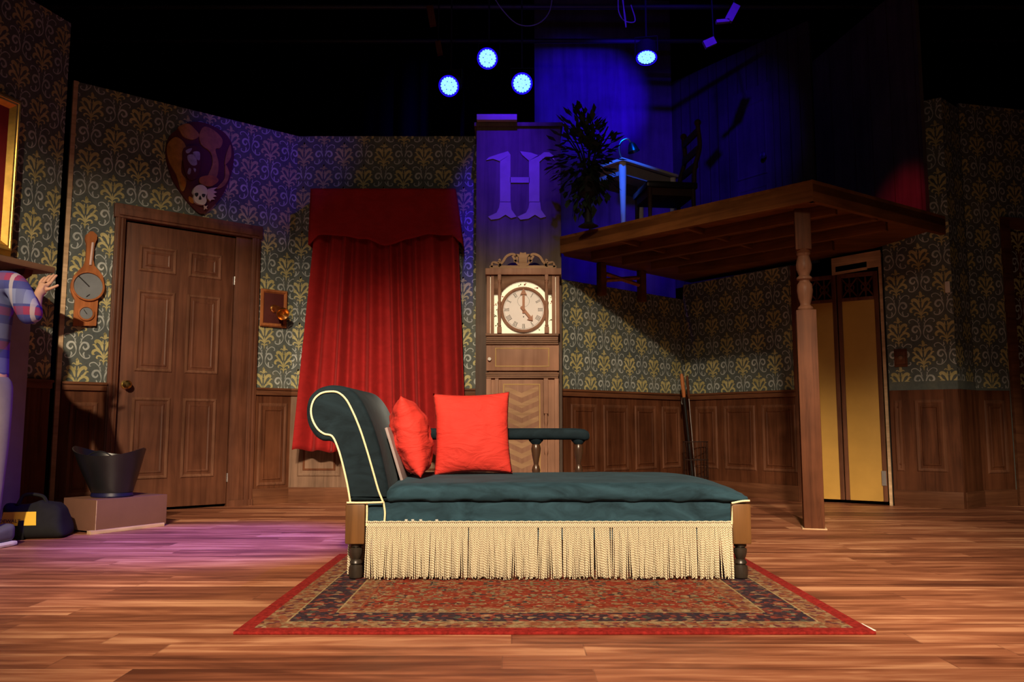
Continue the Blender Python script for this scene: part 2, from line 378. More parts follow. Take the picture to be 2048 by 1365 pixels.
def TR(x=0, y=0, z=0, rz=0, rx=0, ry=0):
    return Matrix.Translation((x, y, z)) @ Matrix.Rotation(rz, 4, 'Z') @ Matrix.Rotation(ry, 4, 'Y') @ Matrix.Rotation(rx, 4, 'X')
def catmull(P, n=6, closed=False):
    P = [Vector(p) for p in P]; out = []; m = len(P)
    for i in range(m if closed else m-1):
        p0 = P[(i-1) % m] if (i > 0 or closed) else P[0]*2-P[1]; p1 = P[i]; p2 = P[(i+1) % m]; p3 = P[(i+2) % m] if (i+2 < m or closed) else P[-1]*2-P[-2]
        for k in range(n):
            t = k/n; out.append(.5*((2*p1)+(p2-p0)*t+(2*p0-5*p1+4*p2-p3)*t*t+(3*p1-p0-3*p2+p3)*t**3))
    if not closed: out.append(P[-1])
    return out
# ------------------------------------------------------------------ stencil motif
def stroke(P, w, tip='both', n=4):
    c = catmull([(x, y, 0) for x, y in P], n); m = len(c); q = []
    L = []
    for i, p in enumerate(c):
        d = (c[min(i+1, m-1)]-c[max(i-1, 0)]).normalized(); nn = Vector((-d.y, d.x, 0)); t = i/(m-1)
        ww = .92*w*.5*(math.sin(math.pi*min(1, max(0, t)))**.6 if tip == 'both' else ((1-t)**.5 if tip == 'end' else t**.5))
        L.append((p+nn*ww, p-nn*ww))
    for i in range(m-1):
        a, b = L[i]; c2, d2 = L[i+1]; q.append([(b.x, b.y), (d2.x, d2.y), (c2.x, c2.y), (a.x, a.y)])
    return q
def mirror(qs): return qs+[[(-x, y) for x, y in reversed(q)] for q in qs]
def motif():
    g = []
    for P, w in (([(0, .072), (.004, .10), (0, .135)], .026),): g += stroke(P, w)
    h = []
    for P, w in (([(.004, .075), (.022, .092), (.036, .082)], .011), ([(.008, -.03), (.022, .03), (.048, .056), (.064, .050), (.062, .030)], .032),
                 ([(.03, -.018), (.055, -.002), (.070, .022), (.088, .020)], .018), ([(.004, -.085), (.022, -.045), (.052, -.022), (.078, -.034), (.080, -.058), (.064, -.060)], .024),
                 ([(.002, -.10), (.018, -.078), (.042, -.072), (.052, -.090), (.040, -.098)], .015), ([(.001, -.13), (.012, -.11), (.024, -.108), (.026, -.122)], .010),
                 ([(.004, .03), (.012, .05), (.010, .07)], .010)):
        h += stroke(P, w)
    g += mirror(h); g += stroke([(0, -.155), (0, -.09), (0, -.03)], .012)
    s = []
    for P, w in (([(.012, -.04), (.012, .0), (.030, .040), (.060, .040), (.072, .012), (.052, -.008), (.036, .006), (.040, .018)], .017),
                 ([(.008, .01), (.016, -.040), (.048, -.072), (.078, -.070), (.084, -.052), (.072, -.048)], .010),
                 ([(.010, .03), (.030, .075), (.062, .104), (.092, .096), (.094, .076), (.082, .076)], .008),
                 ([(.050, -.068), (.040, -.045), (.046, -.026)], .012), ([(.034, .078), (.024, .092), (.030, .112)], .010), ([(.016, .036), (.022, .055), (.016, .078)], .007)):
        s += stroke(P, w)
    s = mirror(s)
    d = [[(0, -.112), (.010, -.098), (0, -.084), (-.010, -.098)]]
    sc_ = lambda L, a, b: [[(x*a, y*b) for x, y in q] for q in L]
    return sc_(g, .94, .86), sc_(s, .98, .98), sc_(d, 1, 1)
GOLD, SILV, DIA = motif()
def clip(poly, x0, x1, y0, y1):
    for ax, lim, sg in ((0, x0, 1), (0, x1, -1), (1, y0, 1), (1, y1, -1)):
        out = []; n = len(poly)
        for i in range(n):
            a = poly[i]; b = poly[(i+1) % n]; da = sg*(a[ax]-lim); db = sg*(b[ax]-lim)
            if da >= 0: out.append(a)
            if (da > 0 > db) or (da < 0 < db):
                t = da/(da-db); out.append((a[0]+(b[0]-a[0])*t, a[1]+(b[1]-a[1])*t))
        poly = out
        if len(poly) < 3: return None
    return poly
PX, PY = .355, .405
def stencil(mb, rects, phase=0.0, zph=.0, y=-.0012, sx=1.0):
    for (x0, x1, z0, z1) in rects:
        for j in range(int((z0-zph)/(PY/2))-2, int((z1-zph)/(PY/2))+3):
            for i in range(int((x0-phase)/PX)-2, int((x1-phase)/PX)+3):
                cx = phase+i*PX+(PX/2 if j % 2 else 0); cz = zph+j*PY/2
                for qs, mi, ox, oz in ((GOLD, 1, 0, 0), (SILV, 2, PX/2, -.012), (DIA, 1, PX/2, 0)):
                    X = cx+ox; Z = cz+oz
                    if X+.11 < x0 or X-.11 > x1 or Z+.17 < z0 or Z-.17 > z1: continue
                    inside = X-.11 > x0 and X+.11 < x1 and Z-.17 > z0 and Z+.17 < z1
                    for q in qs:
                        p = [(X+a, Z+b) for a, b in q]
                        if not inside: p = clip(p, x0, x1, z0, z1)
                        if p: mb.add([(a, y, b) for a, b in p], [tuple(range(len(p)))], mi)
RAIL = .96
# ------------------------------------------------------------------ setting
WA = Wall((-3.68, 4.16), (-3.25, 5.69)); WB = Wall(atZ(105, 1036), atZ(575, 1006)); WC = Wall((-1.91, 6.99), (-.25, 6.99))
D0 = Vector((.40, 6.99, 0)); D1 = atZ(1375, 984); E1 = atZ(1603, 1003); F0 = atZ(1790, 1012); F1 = atZ(1930, 1019); G0 = atZ(1966, 1013); G1 = Vector((5.6, 7.1, 0))
WD = Wall(D0, D1); WE = Wall(D1, E1); WX = Wall(E1, F0); WF = Wall(F0, F1); WH = Wall(F1, G0); WG = Wall(G0, G1)
mb = MB(); mb.box(-8, 8, -5, 11, -.1, 0); struct(mb.build('floor', 'floor'))
mb = MB(); mb.box(-8, 8, -5, 11, 6.4, 6.5); struct(mb.build('ceiling', 'backdrop'))
def drape(name, A, B, z1):
    n = int((Vector(B)-Vector(A)).length/.06); vs = []; fs = []; A = Vector((*A, 0)); B = Vector((*B, 0)); d = (B-A); nn = Vector((d.y, -d.x, 0)).normalized()
    for i in range(n+1):
        p = A+d*(i/n)+nn*(.05*math.sin(i*1.3)+.03*math.sin(i*.47)); vs += [(p.x, p.y, 0), (p.x, p.y, z1)]
    for i in range(n): fs.append((2*i, 2*i+2, 2*i+3, 2*i+1))
    m_ = MB().add(vs, fs); o = m_.build(name, 'backdrop'); so = o.modifiers.new('s', 'SOLIDIFY'); so.thickness = .01; return struct(o)
drape('wall_drape_back', (-7.9, 10.4), (7.9, 10.4), 6.4); drape('wall_drape_left', (-7.6, -2), (-7.6, 10.2), 6.4); drape('wall_drape_right', (7.6, 10.2), (7.6, -2), 6.4)
def flat(name, W, top, rects, phase=0, T=.03, z0=0.0, holes=None, mats=('paper', 'gold_st', 'silver_st', 'pale_wood')):
    mb = MB(); cells = holes or [(0, W.L, z0, top)]
    for x0, x1, a, b in cells: mb.box(x0, x1, 0, T, a, b)
    stencil(mb, rects, phase, .215)
    return struct(mb.build(name, list(mats), matrix=W.M, smooth=False))
def wains(name, W, x0, x1, panels, top=RAIL, mat='wains', pz=(.24, .84), h=.008, rail=True, base=.13, back=0.012):
    """boarding with raised-panel mouldings; panels = [(xa, xb)] along the wall"""
    mb = MB(); mb.box(x0, x1, -back, 0, 0, top-.02)
    mb.box(x0, x1, -back-.012, -back, 0, base, 1, b=.004)
    if rail: mb.box(x0, x1, -back-.022, -back, top-.055, top-.01, 1, b=.008); mb.box(x0, x1, -back-.034, 0, top-.012, top+.008, 1, b=.006)
    for a, b in panels:
        mb.frame(a, b, pz[0], pz[1], .030, -back, h, 2)
        mb.frame(a+.045, b-.045, pz[0]+.05, pz[1]-.05, .018, -back, .006, 3)
    return struct(mb.build(name, [mat, 'wains_rail', 'wains_lit' if mat != 'wains_pale' else 'wains_pale', 'wains'], matrix=W.M))
TOP = 3.22
# left flat A with the fireplace, slightly darker seam
flat('wall_left', WA, 3.6, [(0, WA.L, RAIL, 3.6)], .12)
wains('trim_1', WA, 0, WA.L-.002, [(.9, 1.3)])
# flat B with the door
def bs(px, py): return WB.at(px, py)
dl0 = bs(215, 720)[0]; dl1 = bs(236, 720)[0]; dr0 = bs(463, 740)[0]; dj = bs(492, 740)[0]; dr1 = bs(511, 740)[0]
zt_out = bs(236, 408)[1]; zt_in = zt_out-.11
BL = WB.L
flat('wall_left_rear', WB, TOP, [(0, dl0, RAIL, TOP), (dr1, BL, RAIL, TOP), (dl0, dr1, zt_out, TOP)], .10,
     holes=[(0, dl0+.02, 0, TOP), (dr1-.02, BL, 0, TOP), (dl0+.02, dr1-.02, zt_out-.02, TOP)])
mb = MB(); mb.box(-.030, 0, -.012, .03, 0, TOP); struct(mb.build('trim_2', 'pale_wood', matrix=WB.M))
wains('trim_3', WB, 0.001, dl0, [(.06, dl0-.05)], pz=(.14, .82))
wains('trim_4', WB, dr1, BL, [(dr1+.035, BL-.03)], pz=(.15, .84), mat='wains')
# curtain wall C
flat('wall_back', WC, TOP, [(0, WC.L, RAIL, TOP)], .06)
wains('trim_5', WC, 0, WC.L, [(.08, .45), (.55, .95), (1.05, 1.5)], mat='wains_pale', pz=(.22, .84))
# column with the letter
cy = 6.65; ca = atY(951, 700, cy).x; cb_ = atY(1124, 700, cy).x; cz = atY(1000, 254, cy).z
mb = MB(); mb.box(ca, cb_, cy, cy+.5, 0, cz, b=.004); mb.box(ca-.02, cb_+.02, cy-.02, cy+.5, cz, cz+.035, b=.006)
struct(mb.build('wall_column', 'column'))
# wall D, E under the platform
PZ = 2.09
dtop = WD.at(1130, 560)[1]; print('dtop', dtop)
flat('wall_back_right', WD, dtop, [(0, WD.L, RAIL, dtop)], .05)
xs = [WD.at(p, 850)[0] for p in (1140, 1192, 1205, 1255, 1268, 1310, 1322, 1358)]
wains('trim_6', WD, 0, WD.L, [(xs[0], xs[1]), (xs[2], xs[3]), (xs[4], xs[5]), (xs[6], xs[7])])
flat('wall_alcove_right', WE, PZ-.01, [(0, WE.L, RAIL, PZ-.01)], .18)
xs = [WE.at(p, 850)[0] for p in (1392, 1436, 1449, 1512, 1525, 1594)]
wains('trim_7', WE, 0, WE.L, [(xs[0], xs[1]), (xs[2], xs[3]), (xs[4], xs[5])])
# right walls
flat('wall_right', WF, 3.35, [(0, WF.L, RAIL+.05, 3.35)], .09)
wains('trim_8', WF, 0, WF.L, [(.03, .09), (.18, WF.L-.10)], rail=False, pz=(.28, .86))
flat('wall_right_return', WH, 3.35, [(0, WH.L, RAIL+.05, 3.35)], .25)
wains('trim_9', WH, 0, WH.L, [], rail=False)
flat('wall_right_front', WG, 3.4, [(0, WG.L, RAIL, 3.4)], .16, holes=[(0, .34, 0, 3.4), (.34, 1.35, 2.4, 3.4), (1.35, WG.L, 0, 3.4)])
wains('trim_10', WG, 0, .32, [(.06, .27)], rail=False, pz=(.26, .86))
# closet opening framing behind the bifold doors
mb = MB(); mb.box(-.02, .03, -.02, .06, 0, PZ-.02, 0); mb.box(0, WX.L, .55, .58, 0, PZ-.02, 1); mb.box(0, .02, .0, .55, 0, PZ-.02, 1); mb.box(WX.L-.02, WX.L, .0, .55, 0, PZ-.02, 1)
struct(mb.build('wall_closet', ['wains', 'backdrop'], matrix=WX.M))
mb = MB(); a = WX.at(1778, 760)[0]; mb.box(WX.L-.035, WX.L-.012, -.03, .02, 0, WX.at(1765, 505)[1]); struct(mb.build('trim_11', 'pale_wood', matrix=WX.M))
# ------------------------------------------------------------------ doors
def panel_door(name, W, x0, x1, z0, z1, off, label, cols, rows, knob_x, knob_z, mats=('door', 'door_hi')):
    T = W.M @ TR(0, off, 0)
    mb = MB(); mb.box(x0, x1, 0, .04, z0, z1, b=.004); w_ = x1-x0; h_ = z1-z0
    for ca_, cb2 in cols:
        for ra, rb in rows:
            a, b, c, d = x0+ca_*w_, x0+cb2*w_, z0+ra*h_, z0+rb*h_
            mb.frame(a, b, c, d, .028, 0, .010, 1); mb.frame(a+.045, b-.045, c+.045, d-.045, .02, 0, .005, 0)
    d = struct(mb.build(name, list(mats), matrix=T))
    return d
slx0 = dl1+.005; slx1 = dr0-.004; sz0 = .022; sz1 = zt_in-.015
d1 = panel_door('door_1', WB, slx0, slx1, sz0, sz1, .012, '', [(.13, .46), (.57, .88)], [(.10, .385), (.475, .765), (.83, .925)], 0, 0)
mb = MB(); kx, kz = bs(252, 770); T = TR(kx, 0, kz, rx=math.pi/2)
mb.lathe([(.001, .075), (.018, .073), (.030, .062), (.032, .050), (.026, .038), (.013, .030), (.011, .012), (.034, .008), (.036, .0)], T)
mb.build('door_knob', 'brass', d1)
for py in (562, 955):
    hz = bs(472, py)[1]; mb = MB(); mb.lathe([(.006, 0), (.006, .07)], TR(slx1+.006, -.008, hz-.035), 8); mb.box(slx1-.004, slx1+.016, -.006, .0, hz-.035, hz+.035); mb.build('door_hinge', 'steel', d1)
mb = MB()
def casing(mb, a, b, z0, z1, vert=True):
    mb.box(a, b, -.028, .05, z0, z1, b=.004)
    if vert:
        w_ = b-a; mb.box(a+w_*.15, a+w_*.45, -.038, -.026, z0, z1, b=.004); mb.box(a+w_*.6, a+w_*.8, -.034, -.026, z0, z1, b=.004)
casing(mb, dl0, dl1, 0, zt_in+.001); casing(mb, dj+.008, dr1, 0, zt_in+.001); mb.box(dr0, dj+.01, -.006, .05, 0, zt_in, b=.003)
mb.box(dl0-.012, dr1+.012, -.036, .05, zt_in, zt_out, b=.006); mb.box(dl0+.02, dr1-.02, -.046, -.034, zt_in+.02, zt_out-.035, b=.004)
mb.box(dr0-.0, dr1+.0, -.034, -.028, 0, .05)
struct(mb.build('trim_12', 'door', matrix=WB.M))
mb = MB(); mb.box(dl0, dr1, .35, .36, 0, zt_in); struct(mb.build('wall_left_masking', 'backdrop', matrix=WB.M))
# right hand door in wall G
mb = MB(); mb.box(.34, .42, -.03, .05, 0, 2.40, b=.004); mb.box(1.27, 1.35, -.03, .05, 0, 2.40, b=.004); mb.box(.34, 1.35, -.03, .05, 2.32, 2.42, b=.004)
struct(mb.build('trim_13', 'wains_rail', matrix=WG.M))
panel_door('door_2', WG, .425, 1.265, .02, 2.31, .02, '', [(.13, .46), (.57, .88)], [(.10, .385), (.475, .765), (.83, .925)], 0, 0, ('wains', 'wains_rail'))
# bifold closet doors
T0 = WX.M
def bix(px, py): return WX.at(px, py)
xa = .03; xm1 = bix(1676, 760)[0]; xm2 = bix(1703, 780)[0]; xb = WX.L-.045
zb0 = bix(1700, 1004)[1]+.0; zb0 = .03; zt = bix(1700, 548)[1]; print('bifold', xa, xm1, xm2, xb, zt, WX.L)
def leaf(x0, x1, label):
    t = thing('bifold_door', label, 'closet door', WX.M @ TR(0, -.02, 0), 'ochre bifold closet doors')
    mb = MB(); lz = zt-.24
    mb.box(x0, x1, 0, .028, zb0, lz, b=.003); mb.build('panel', 'bifold', t)
    mb = MB(); w_ = .035
    mb.box(x0, x0+w_, -.006, .03, zb0, zt, b=.003); mb.box(x1-w_, x1, -.006, .03, zb0, zt, b=.003)
    mb.box(x0+w_, x1-w_, -.004, .03, lz, lz+.03, b=.003); mb.box(x0+w_, x1-w_, -.004, .03, zt-.035, zt, b=.003)
    mb.build('door_frame', 'wains_lit', t)
    mb = MB(); a, b, c, d = x0+w_, x1-w_, lz+.03, zt-.035; n = 2 if x1-x0 > .2 else 1
    for k in range(n):
        u0 = a+(b-a)*k/n; u1 = a+(b-a)*(k+1)/n; um = (u0+u1)/2; cm = (c+d)/2
        for p, q in (((u0, c), (u1, d)), ((u1, c), (u0, d)), ((um, c), (um, d)), ((u0, c), (u0, d)), ((u1, c), (u1, d))):
            mb.tube([(p[0], .012, p[1]), (q[0], .012, q[1])], .008, 5)
        mb.tube([(um+.035*math.cos(i), .012, cm+.035*math.sin(i)) for i in [j*math.pi/6 for j in range(12)]], .007, 5, closed=True)
    mb.build('lattice', 'wains', t)
    return t
leaf(xa, xm1+.02, 'narrow ochre bifold closet leaf with lattice top, half hidden behind the turned post')
t = leaf(xm1+.028, xb, 'wide ochre bifold closet leaf with lattice top, beside the pale wooden edge strip')
mb = MB(); mb.box(-.04+xb, xb-.005, -.012, .0, .16, .28); mb.build('hinge', 'steel', t)
# pale header board above
h0 = WX.at(1664, 535, .03); h1 = WX.at(1762, 522, .03)
mb = MB(); zc = WX.at(1712, 526, .03)[1]
hl = h0[0]; hr = h1[0]; lift = .035
mb.prism([(hl, zc-.055), (hl+.02, zc-.075), (hr, zc-.035), (hr, zc-.012), (hl+.01, zc-.05)], -.05, -.03)
mb = MB()
def tilt(x, z): return (x, z+(x-hl)/(hr-hl)*.03)
def tb(x0, x1, z0, z1): mb.prism([tilt(x0, z0), tilt(x1, z0), tilt(x1, z1), tilt(x0, z1)], -.05, -.028)
H0 = zc-.09; tb(hl, hr, zc-.02, zc+.055); tb(hl, hl+.03, H0, zc-.02); tb(hr-.11, hr, H0+.01, zc-.02); tb(hl+.03, hr-.11, H0, H0+.02)
tag(mb.build('header_board', 'pale_wood', matrix=WX.M), 'pale unpainted slotted board fixed above the ochre closet doors', 'board')
# ------------------------------------------------------------------ platform
L_ = atZ(1120, 502, PZ); N_ = atZ(1626, 396, PZ); R_ = atZ(1892, 464, PZ)
poly = [(L_.x, L_.y), (N_.x, N_.y), (R_.x, R_.y), (3.06, 6.66), (2.72, 7.22), (D1.x+.12, D1.y+.16), (D0.x+.06, D0.y+.02)]
pt = thing('raised_platform', 'raised brown plank platform with joists, held on a turned post', 'platform', TR(0, 0, 0))
mb = MB(); mb.slab(poly, PZ+.045, PZ+.12); mb.build('deck', 'plat', pt)
def beam(P, Q, w_, z0, z1, name, mat='plat'):
    P = Vector(P[:2]); Q = Vector(Q[:2]); d = (Q-P); L = d.length; mb = MB(); mb.box(0, L, 0, w_, z0, z1, b=.003)
    mb.build(name, mat, pt, TR(P.x, P.y, 0, math.atan2(d.y, d.x)))
beam(L_, N_, .04, PZ-.02, PZ+.10, 'fascia'); beam(N_, R_, .04, PZ-.02, PZ+.10, 'fascia')
u = Vector((N_.x-L_.x, N_.y-L_.y)); u.normalize(); v_ = Vector((-u.y, u.x))
for k, ext in ((1, 1.15), (2, 1.25), (3, 1.25), (4, 1.0)):
    o = Vector((L_.x, L_.y))+v_*(.36*k)+u*(-.02+.05*k); e = o+u*(1.95*ext-.12*k)
    e = Vector((min(e.x, 3.05), e.y)); beam(o, e, .045, PZ-.03, PZ+.045, 'joist')
for s_ in (.55, 1.15):
    o = Vector((L_.x, L_.y))+u*s_+v_*.05; beam(o, o+v_*1.25, .03, PZ+.005, PZ+.045, 'cross_beam')
# short studs and braces in the gap over wall D
for px_, h_ in ((1196, 0), (1276, 0)):
    s0, z0 = WD.at(px_, 570); mb = MB(); mb.box(-.035, .035, -.03, .03, dtop-.10, PZ+.04, b=.003)
    tag(mb.build('stud', 'plat', matrix=WD.M @ TR(s0, -.045, 0)), 'short upright timber stud above the damask wall, %s' % ('nearest the grandfather clock' if px_ < 1200 else 'second from the grandfather clock'), 'stud')
mb = MB(); mb.tube([(WD.at(1198, 530)[0]+.042, -.045, 1.98), (WD.at(1274, 530)[0]-.032, -.045, 2.06)], .02, 4); mb.tube([(WD.at(1198, 530)[0]+.042, -.045, 2.04), (WD.at(1274, 530)[0]-.032, -.045, 1.99)], .02, 4)
tag(mb.build('brace', 'redwood', matrix=WD.M), 'thin diagonal timber brace in the blue gap behind the two studs', 'brace')
# study walls above
def study(name, A, B, z0, z1, mat='study', boards=.14):
    W = Wall(A, B); mb = MB(); mb.box(0, W.L, 0, .03, z0, z1)
    x = boards
    while x < W.L: mb.box(x-.004, x+.004, -.002, .0, z0, z1, 1); x += boards*(.8+.4*R.random())
    return struct(mb.build(name, [mat, 'wains_dark'], matrix=W.M)), W
U0 = (atY(1069, 150, 8.9).x, 8.9); U1 = (atY(1342, 150, 9.0).x, 9.0); U2 = (2.90, 7.55)
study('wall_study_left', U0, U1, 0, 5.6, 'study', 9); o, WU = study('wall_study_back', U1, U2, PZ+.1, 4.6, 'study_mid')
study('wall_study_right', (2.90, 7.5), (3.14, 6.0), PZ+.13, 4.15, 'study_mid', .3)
# study door: two boards and a knob on wall_study_back
k0 = WU.at(1535, 313, .0); mb = MB(); x0 = WU.at(1462, 300)[0]; x1 = WU.at(1550, 300)[0]
mb.box(x0, x1, -.02, .0, PZ+.14, PZ+2.05, b=.004); mb.frame(x0+.08, x1-.08, PZ+.3, PZ+1.0, .03, -.02, .008); mb.frame(x0+.08, x1-.08, PZ+1.1, PZ+1.9, .03, -.02, .008)
dd = struct(mb.build('door_3', 'study_mid', matrix=WU.M))
mb = MB(); mb.lathe([(.001, .07), (.03, .062), (.034, .045), (.014, .028), (.012, 0)], TR(k0[0], -.02, k0[1], rx=math.pi/2)); mb.build('door_knob', 'steel', dd)
# ------------------------------------------------------------------ turned post
pp = atZ(1635, 1060); pxx, pyy = pp.x, pp.y+.06
T = TR(pxx, pyy, 0, math.radians(-16))
def pz_(py): return atY(1620, py, pyy).z
t = thing('support_post', 'brown post with square base and turned baluster neck under the raised platform', 'post', T)
mb = MB(); hw = .062
mb.box(-hw, hw, -hw, hw, 0, pz_(622), b=.006); mb.build('square_shaft', 'wains', t)
z0 = pz_(622); z1 = pz_(508)
mb = MB(); H = z1-z0
prof = [(.045, 0), (.050, .03), (.046, .06), (.034, .09), (.033, .12), (.044, .22), (.050, .36), (.046, .46), (.034, .50), (.034, .52), (.048, .55), (.048, .58), (.034, .61), (.036, .64), (.048, .72), (.050, .80), (.042, .90), (.036, .95), (.046, 1.0)]
mb.lathe([(r, z0+h*H) for r, h in prof], None, 24); mb.build('turned_neck', 'door_hi', t)  # lighter than the shaft, light on the neck put into its colour
mb = MB(); mb.box(-.05, .05, -.05, .05, z1+.02, PZ-.022, b=.008); mb.lathe([(.045, z1), (.052, z1+.03)], None, 20); mb.build('upper_block', 'wains', t)
mb = MB(); mb.box(-hw-.012, hw+.012, -hw-.012, hw+.012, 0, .007, b=.002); mb.build('foot_plate', 'pale_wood', t)
# ------------------------------------------------------------------ study furniture on the platform
DZ = PZ+.12
# desk
dp = atY(1245, 330, 6.62); dt = atY(1243, 319, 6.62).z; T = TR(dp.x, dp.y, DZ, math.radians(40))
t = thing('writing_desk', 'white legged writing desk standing on the raised platform', 'desk', T); hh = dt-DZ
mb = MB(); mb.box(-.04, .72, -.04, .44, hh-.025, hh, b=.004); mb.build('desk_top', 'white', t)
mb = MB(); mb.box(.0, .68, .0, .015, hh-.13, hh-.025); mb.box(.0, .68, .385, .40, hh-.13, hh-.025); mb.box(0, .015, .0, .4, hh-.13, hh-.025); mb.box(.665, .68, 0, .4, hh-.13, hh-.025); mb.build('apron', 'surround', t)
for lx, ly in ((.005, .005), (.66, .005), (.005, .38), (.66, .38)):
    mb = MB(); mb.lathe([(.016, 0), (.030, hh*.72), (.032, hh-.10), (.032, hh-.026)], TR(lx, ly, 0), 12); mb.build('leg', 'white', t)
# lamp on desk
T = Matrix.Translation((dp.x+.02, dp.y+.10, dt)); t = thing('desk_lamp', 'dark gooseneck lamp on the corner of the writing desk', 'lamp', T)
mb = MB(); mb.lathe([(.055, 0), (.055, .012), (.015, .02)], None, 16); mb.build('base', 'black_gl', t)
mb = MB(); mb.tube(catmull([(0, 0, .015), (-.03, 0, .10), (-.02, 0, .18), (.04, 0, .215), (.075, 0, .17)], 6), .008, 8); mb.build('gooseneck', 'steel', t)
mb = MB(); mb.lathe([(.018, .03), (.03, .015), (.052, -.05)], TR(.08, 0, .15, ry=-.25), 16, caps=False); mb.build('lamp_shade', 'black_gl', t)
# plant
T = TR(.60, 6.24, DZ); t = thing('leafy_plant', 'dark leafy plant on a stand left of the writing desk', 'plant', T)
mb = MB(); mb.lathe([(.08, .0), (.03, .03), (.025, .22), (.08, .26), (.095, .38), (.08, .38)], None, 16); mb.build('pot', 'black', t)
mb = MB()
for k in range(620):
    a = R.uniform(0, 2*math.pi); el = R.uniform(-1.35, 1.35); rr = R.uniform(.05, .22)+.10*noise.noise(Vector((a*2, el*2, 3)))+(.06 if math.cos(a) < 0 else 0)
    d = Vector((math.cos(a)*math.cos(el), math.sin(a)*math.cos(el), math.sin(el)*1.15)); L = R.uniform(.05, .12)
    p0 = Vector((0, 0, .55))+Vector((d.x*rr, d.y*rr*.7, d.z*rr*1.35)); q = (d+Vector((R.uniform(-.6, .6), R.uniform(-.6, .6), R.uniform(-.6, .3)))).normalized()
    s = q.cross(Vector((0, 0, 1))).normalized()*R.uniform(.014, .03); p2 = p0+q*L; pm = p0+q*L*.5; mb.add([p0[:], (pm+s)[:], p2[:], (pm-s)[:]], [(0, 1, 2, 3)])
for k in range(9): a = k*.7; mb.tube([(0, 0, .38), (.08*math.cos(a), .06*math.sin(a), .6), (.2*math.cos(a), .14*math.sin(a), .78)], .006, 4)
mb.build('foliage', 'leaf_dk', t)
# chair
cp = atY(1330, 380, 6.35); T = TR(cp.x, cp.y, DZ, math.radians(8)); t = thing('side_chair', 'dark side chair with tall curved back on the raised platform', 'chair', T); sh = cp.z-DZ-.01
mb = MB(); mb.box(-.21, .20, -.2, .2, sh-.03, sh+.02, b=.012); mb.build('seat', 'black_gl', t)
mb = MB(); mb.box(-.19, .18, -.18, .18, sh-.09, sh-.03, b=.004); mb.build('seat_frame', 'wains_dark', t)
for lx in (-.18, .17):
    for ly in (-.17, .17): mb = MB(); mb.tube([(lx*1.03, ly*1.03, 0), (lx, ly, sh-.03)], [.014, .02], 8); mb.build('leg', 'wains_dark', t)
for ly in (-.17, .17):
    mb = MB(); mb.tube(catmull([(.18, ly, sh), (.19, ly, sh+.15), (.235, ly*.98, sh+.32), (.225, ly*.95, sh+.50)], 6), [.019]*19, 8); mb.sphere((.225, ly*.95, sh+.52), .028); mb.build('back_post', 'wains_dark', t)
for z_ in (.18, .30, .45): MB().box(.205+z_*.04-.01, .205+z_*.04+.01, -.165, .165, sh+z_-.03, sh+z_+.03, b=.006).build('back_slat', 'wains_dark', t)
# ------------------------------------------------------------------ letter and planks on the column
mb = MB(); P = lambda px, py: (lambda q: (q.x, q.z))(atY(px, py, cy-.002))
def lp(pts): mb.prism([P(*p) for p in pts], cy-.008, cy-.001)
lp([(1000, 322), (1021, 310), (1021, 405), (1000, 405)]); lp([(1058, 322), (1079, 310), (1079, 405), (1058, 405)])
lp([(1020, 355), (1059, 355), (1059, 366), (1020, 366)])
for sx in (0, 59):
    lp([(1000+sx, 323), (1021+sx, 310), (1016+sx, 303), (996+sx, 309), (978+sx, 315), (972+sx, 321), (986+sx, 318)]) if sx == 0 else lp([(1079, 324), (1079, 312), (1088, 305), (1098, 305), (1107, 312), (1109, 322), (1101, 314), (1091, 314)])
    lp([(1000+sx, 404), (1021+sx, 404), (1023+sx, 420), (1033+sx, 434), (1022+sx, 437), (1011+sx, 430), (998+sx, 438), (982+sx, 440), (976+sx, 434), (993+sx, 426), (998+sx, 416)])
lp([(1058, 322), (1044, 310), (1040, 303), (1062, 306), (1079, 312)])
tag(mb.build('painted_letter', 'letter', smooth=False), 'large serifed capital H on the column above the grandfather clock', 'letter')
q0 = atY(953, 246, 6.55); q1 = atY(1034, 236, 6.55)
mb = MB(); mb.box(q0.x, q1.x, 6.58, 6.80, cz+.036, cz+.036+.05, b=.003)
tag(mb.build('timber_plank', 'letter'), 'short flat plank lying on top of the column', 'plank')
mb = MB(); q2 = atY(990, 228, 6.9); q3 = atY(1062, 252, 6.9)
mb.prism([(q2.x-.02, cz+.086), (q2.x+.06, cz+.15), (q3.x, cz+.06), (q3.x, cz+.04), (q2.x+.1, cz+.06)], 6.85, 7.1)
tag(mb.build('roof_offcut', 'letter'), 'sloping wedge of board behind the plank on the column', 'board')
# ------------------------------------------------------------------ grandfather clock
yc = 6.50
def cpx(px, py, y=yc): q = atY(px, py, y); return q.x, q.z
cx0, _ = cpx(973, 600); cx1, _ = cpx(1119, 600); cxm = (cx0+cx1)/2
cz_ = lambda py: cpx(1045, py)[1]
t = thing('grandfather_clock', 'tall brown grandfather clock with white dial against the column', 'clock', TR(cxm, yc, 0))
hw = (cx1-cx0)/2; dep = .145
zA = cz_(551); zB = cz_(540); zDialTop = cz_(553); zDialBot = cz_(668); zm1 = cz_(690); zp1 = cz_(742); zp2 = cz_(757)
mb = MB()
mb.box(-hw+.02, hw-.02, .02, dep, 0, zA); mb.box(-hw, hw, 0.0, dep, 0, .18, b=.004)                # body and plinth
mb.box(-hw-.01, hw+.015, -.035, dep, zA, zB+.008, b=.006)
mb.build('case', 'clock', t)
for x0, x1 in ((-hw, -hw+.030), (-hw+.034, -hw+.062), (hw-.062, hw-.034), (hw-.030, hw)): MB().box(x0, x1, -.005, .03, zDialBot, zA, b=.004).build('hood_pilaster', 'clock', t)
mb = MB()   # arched spandrel
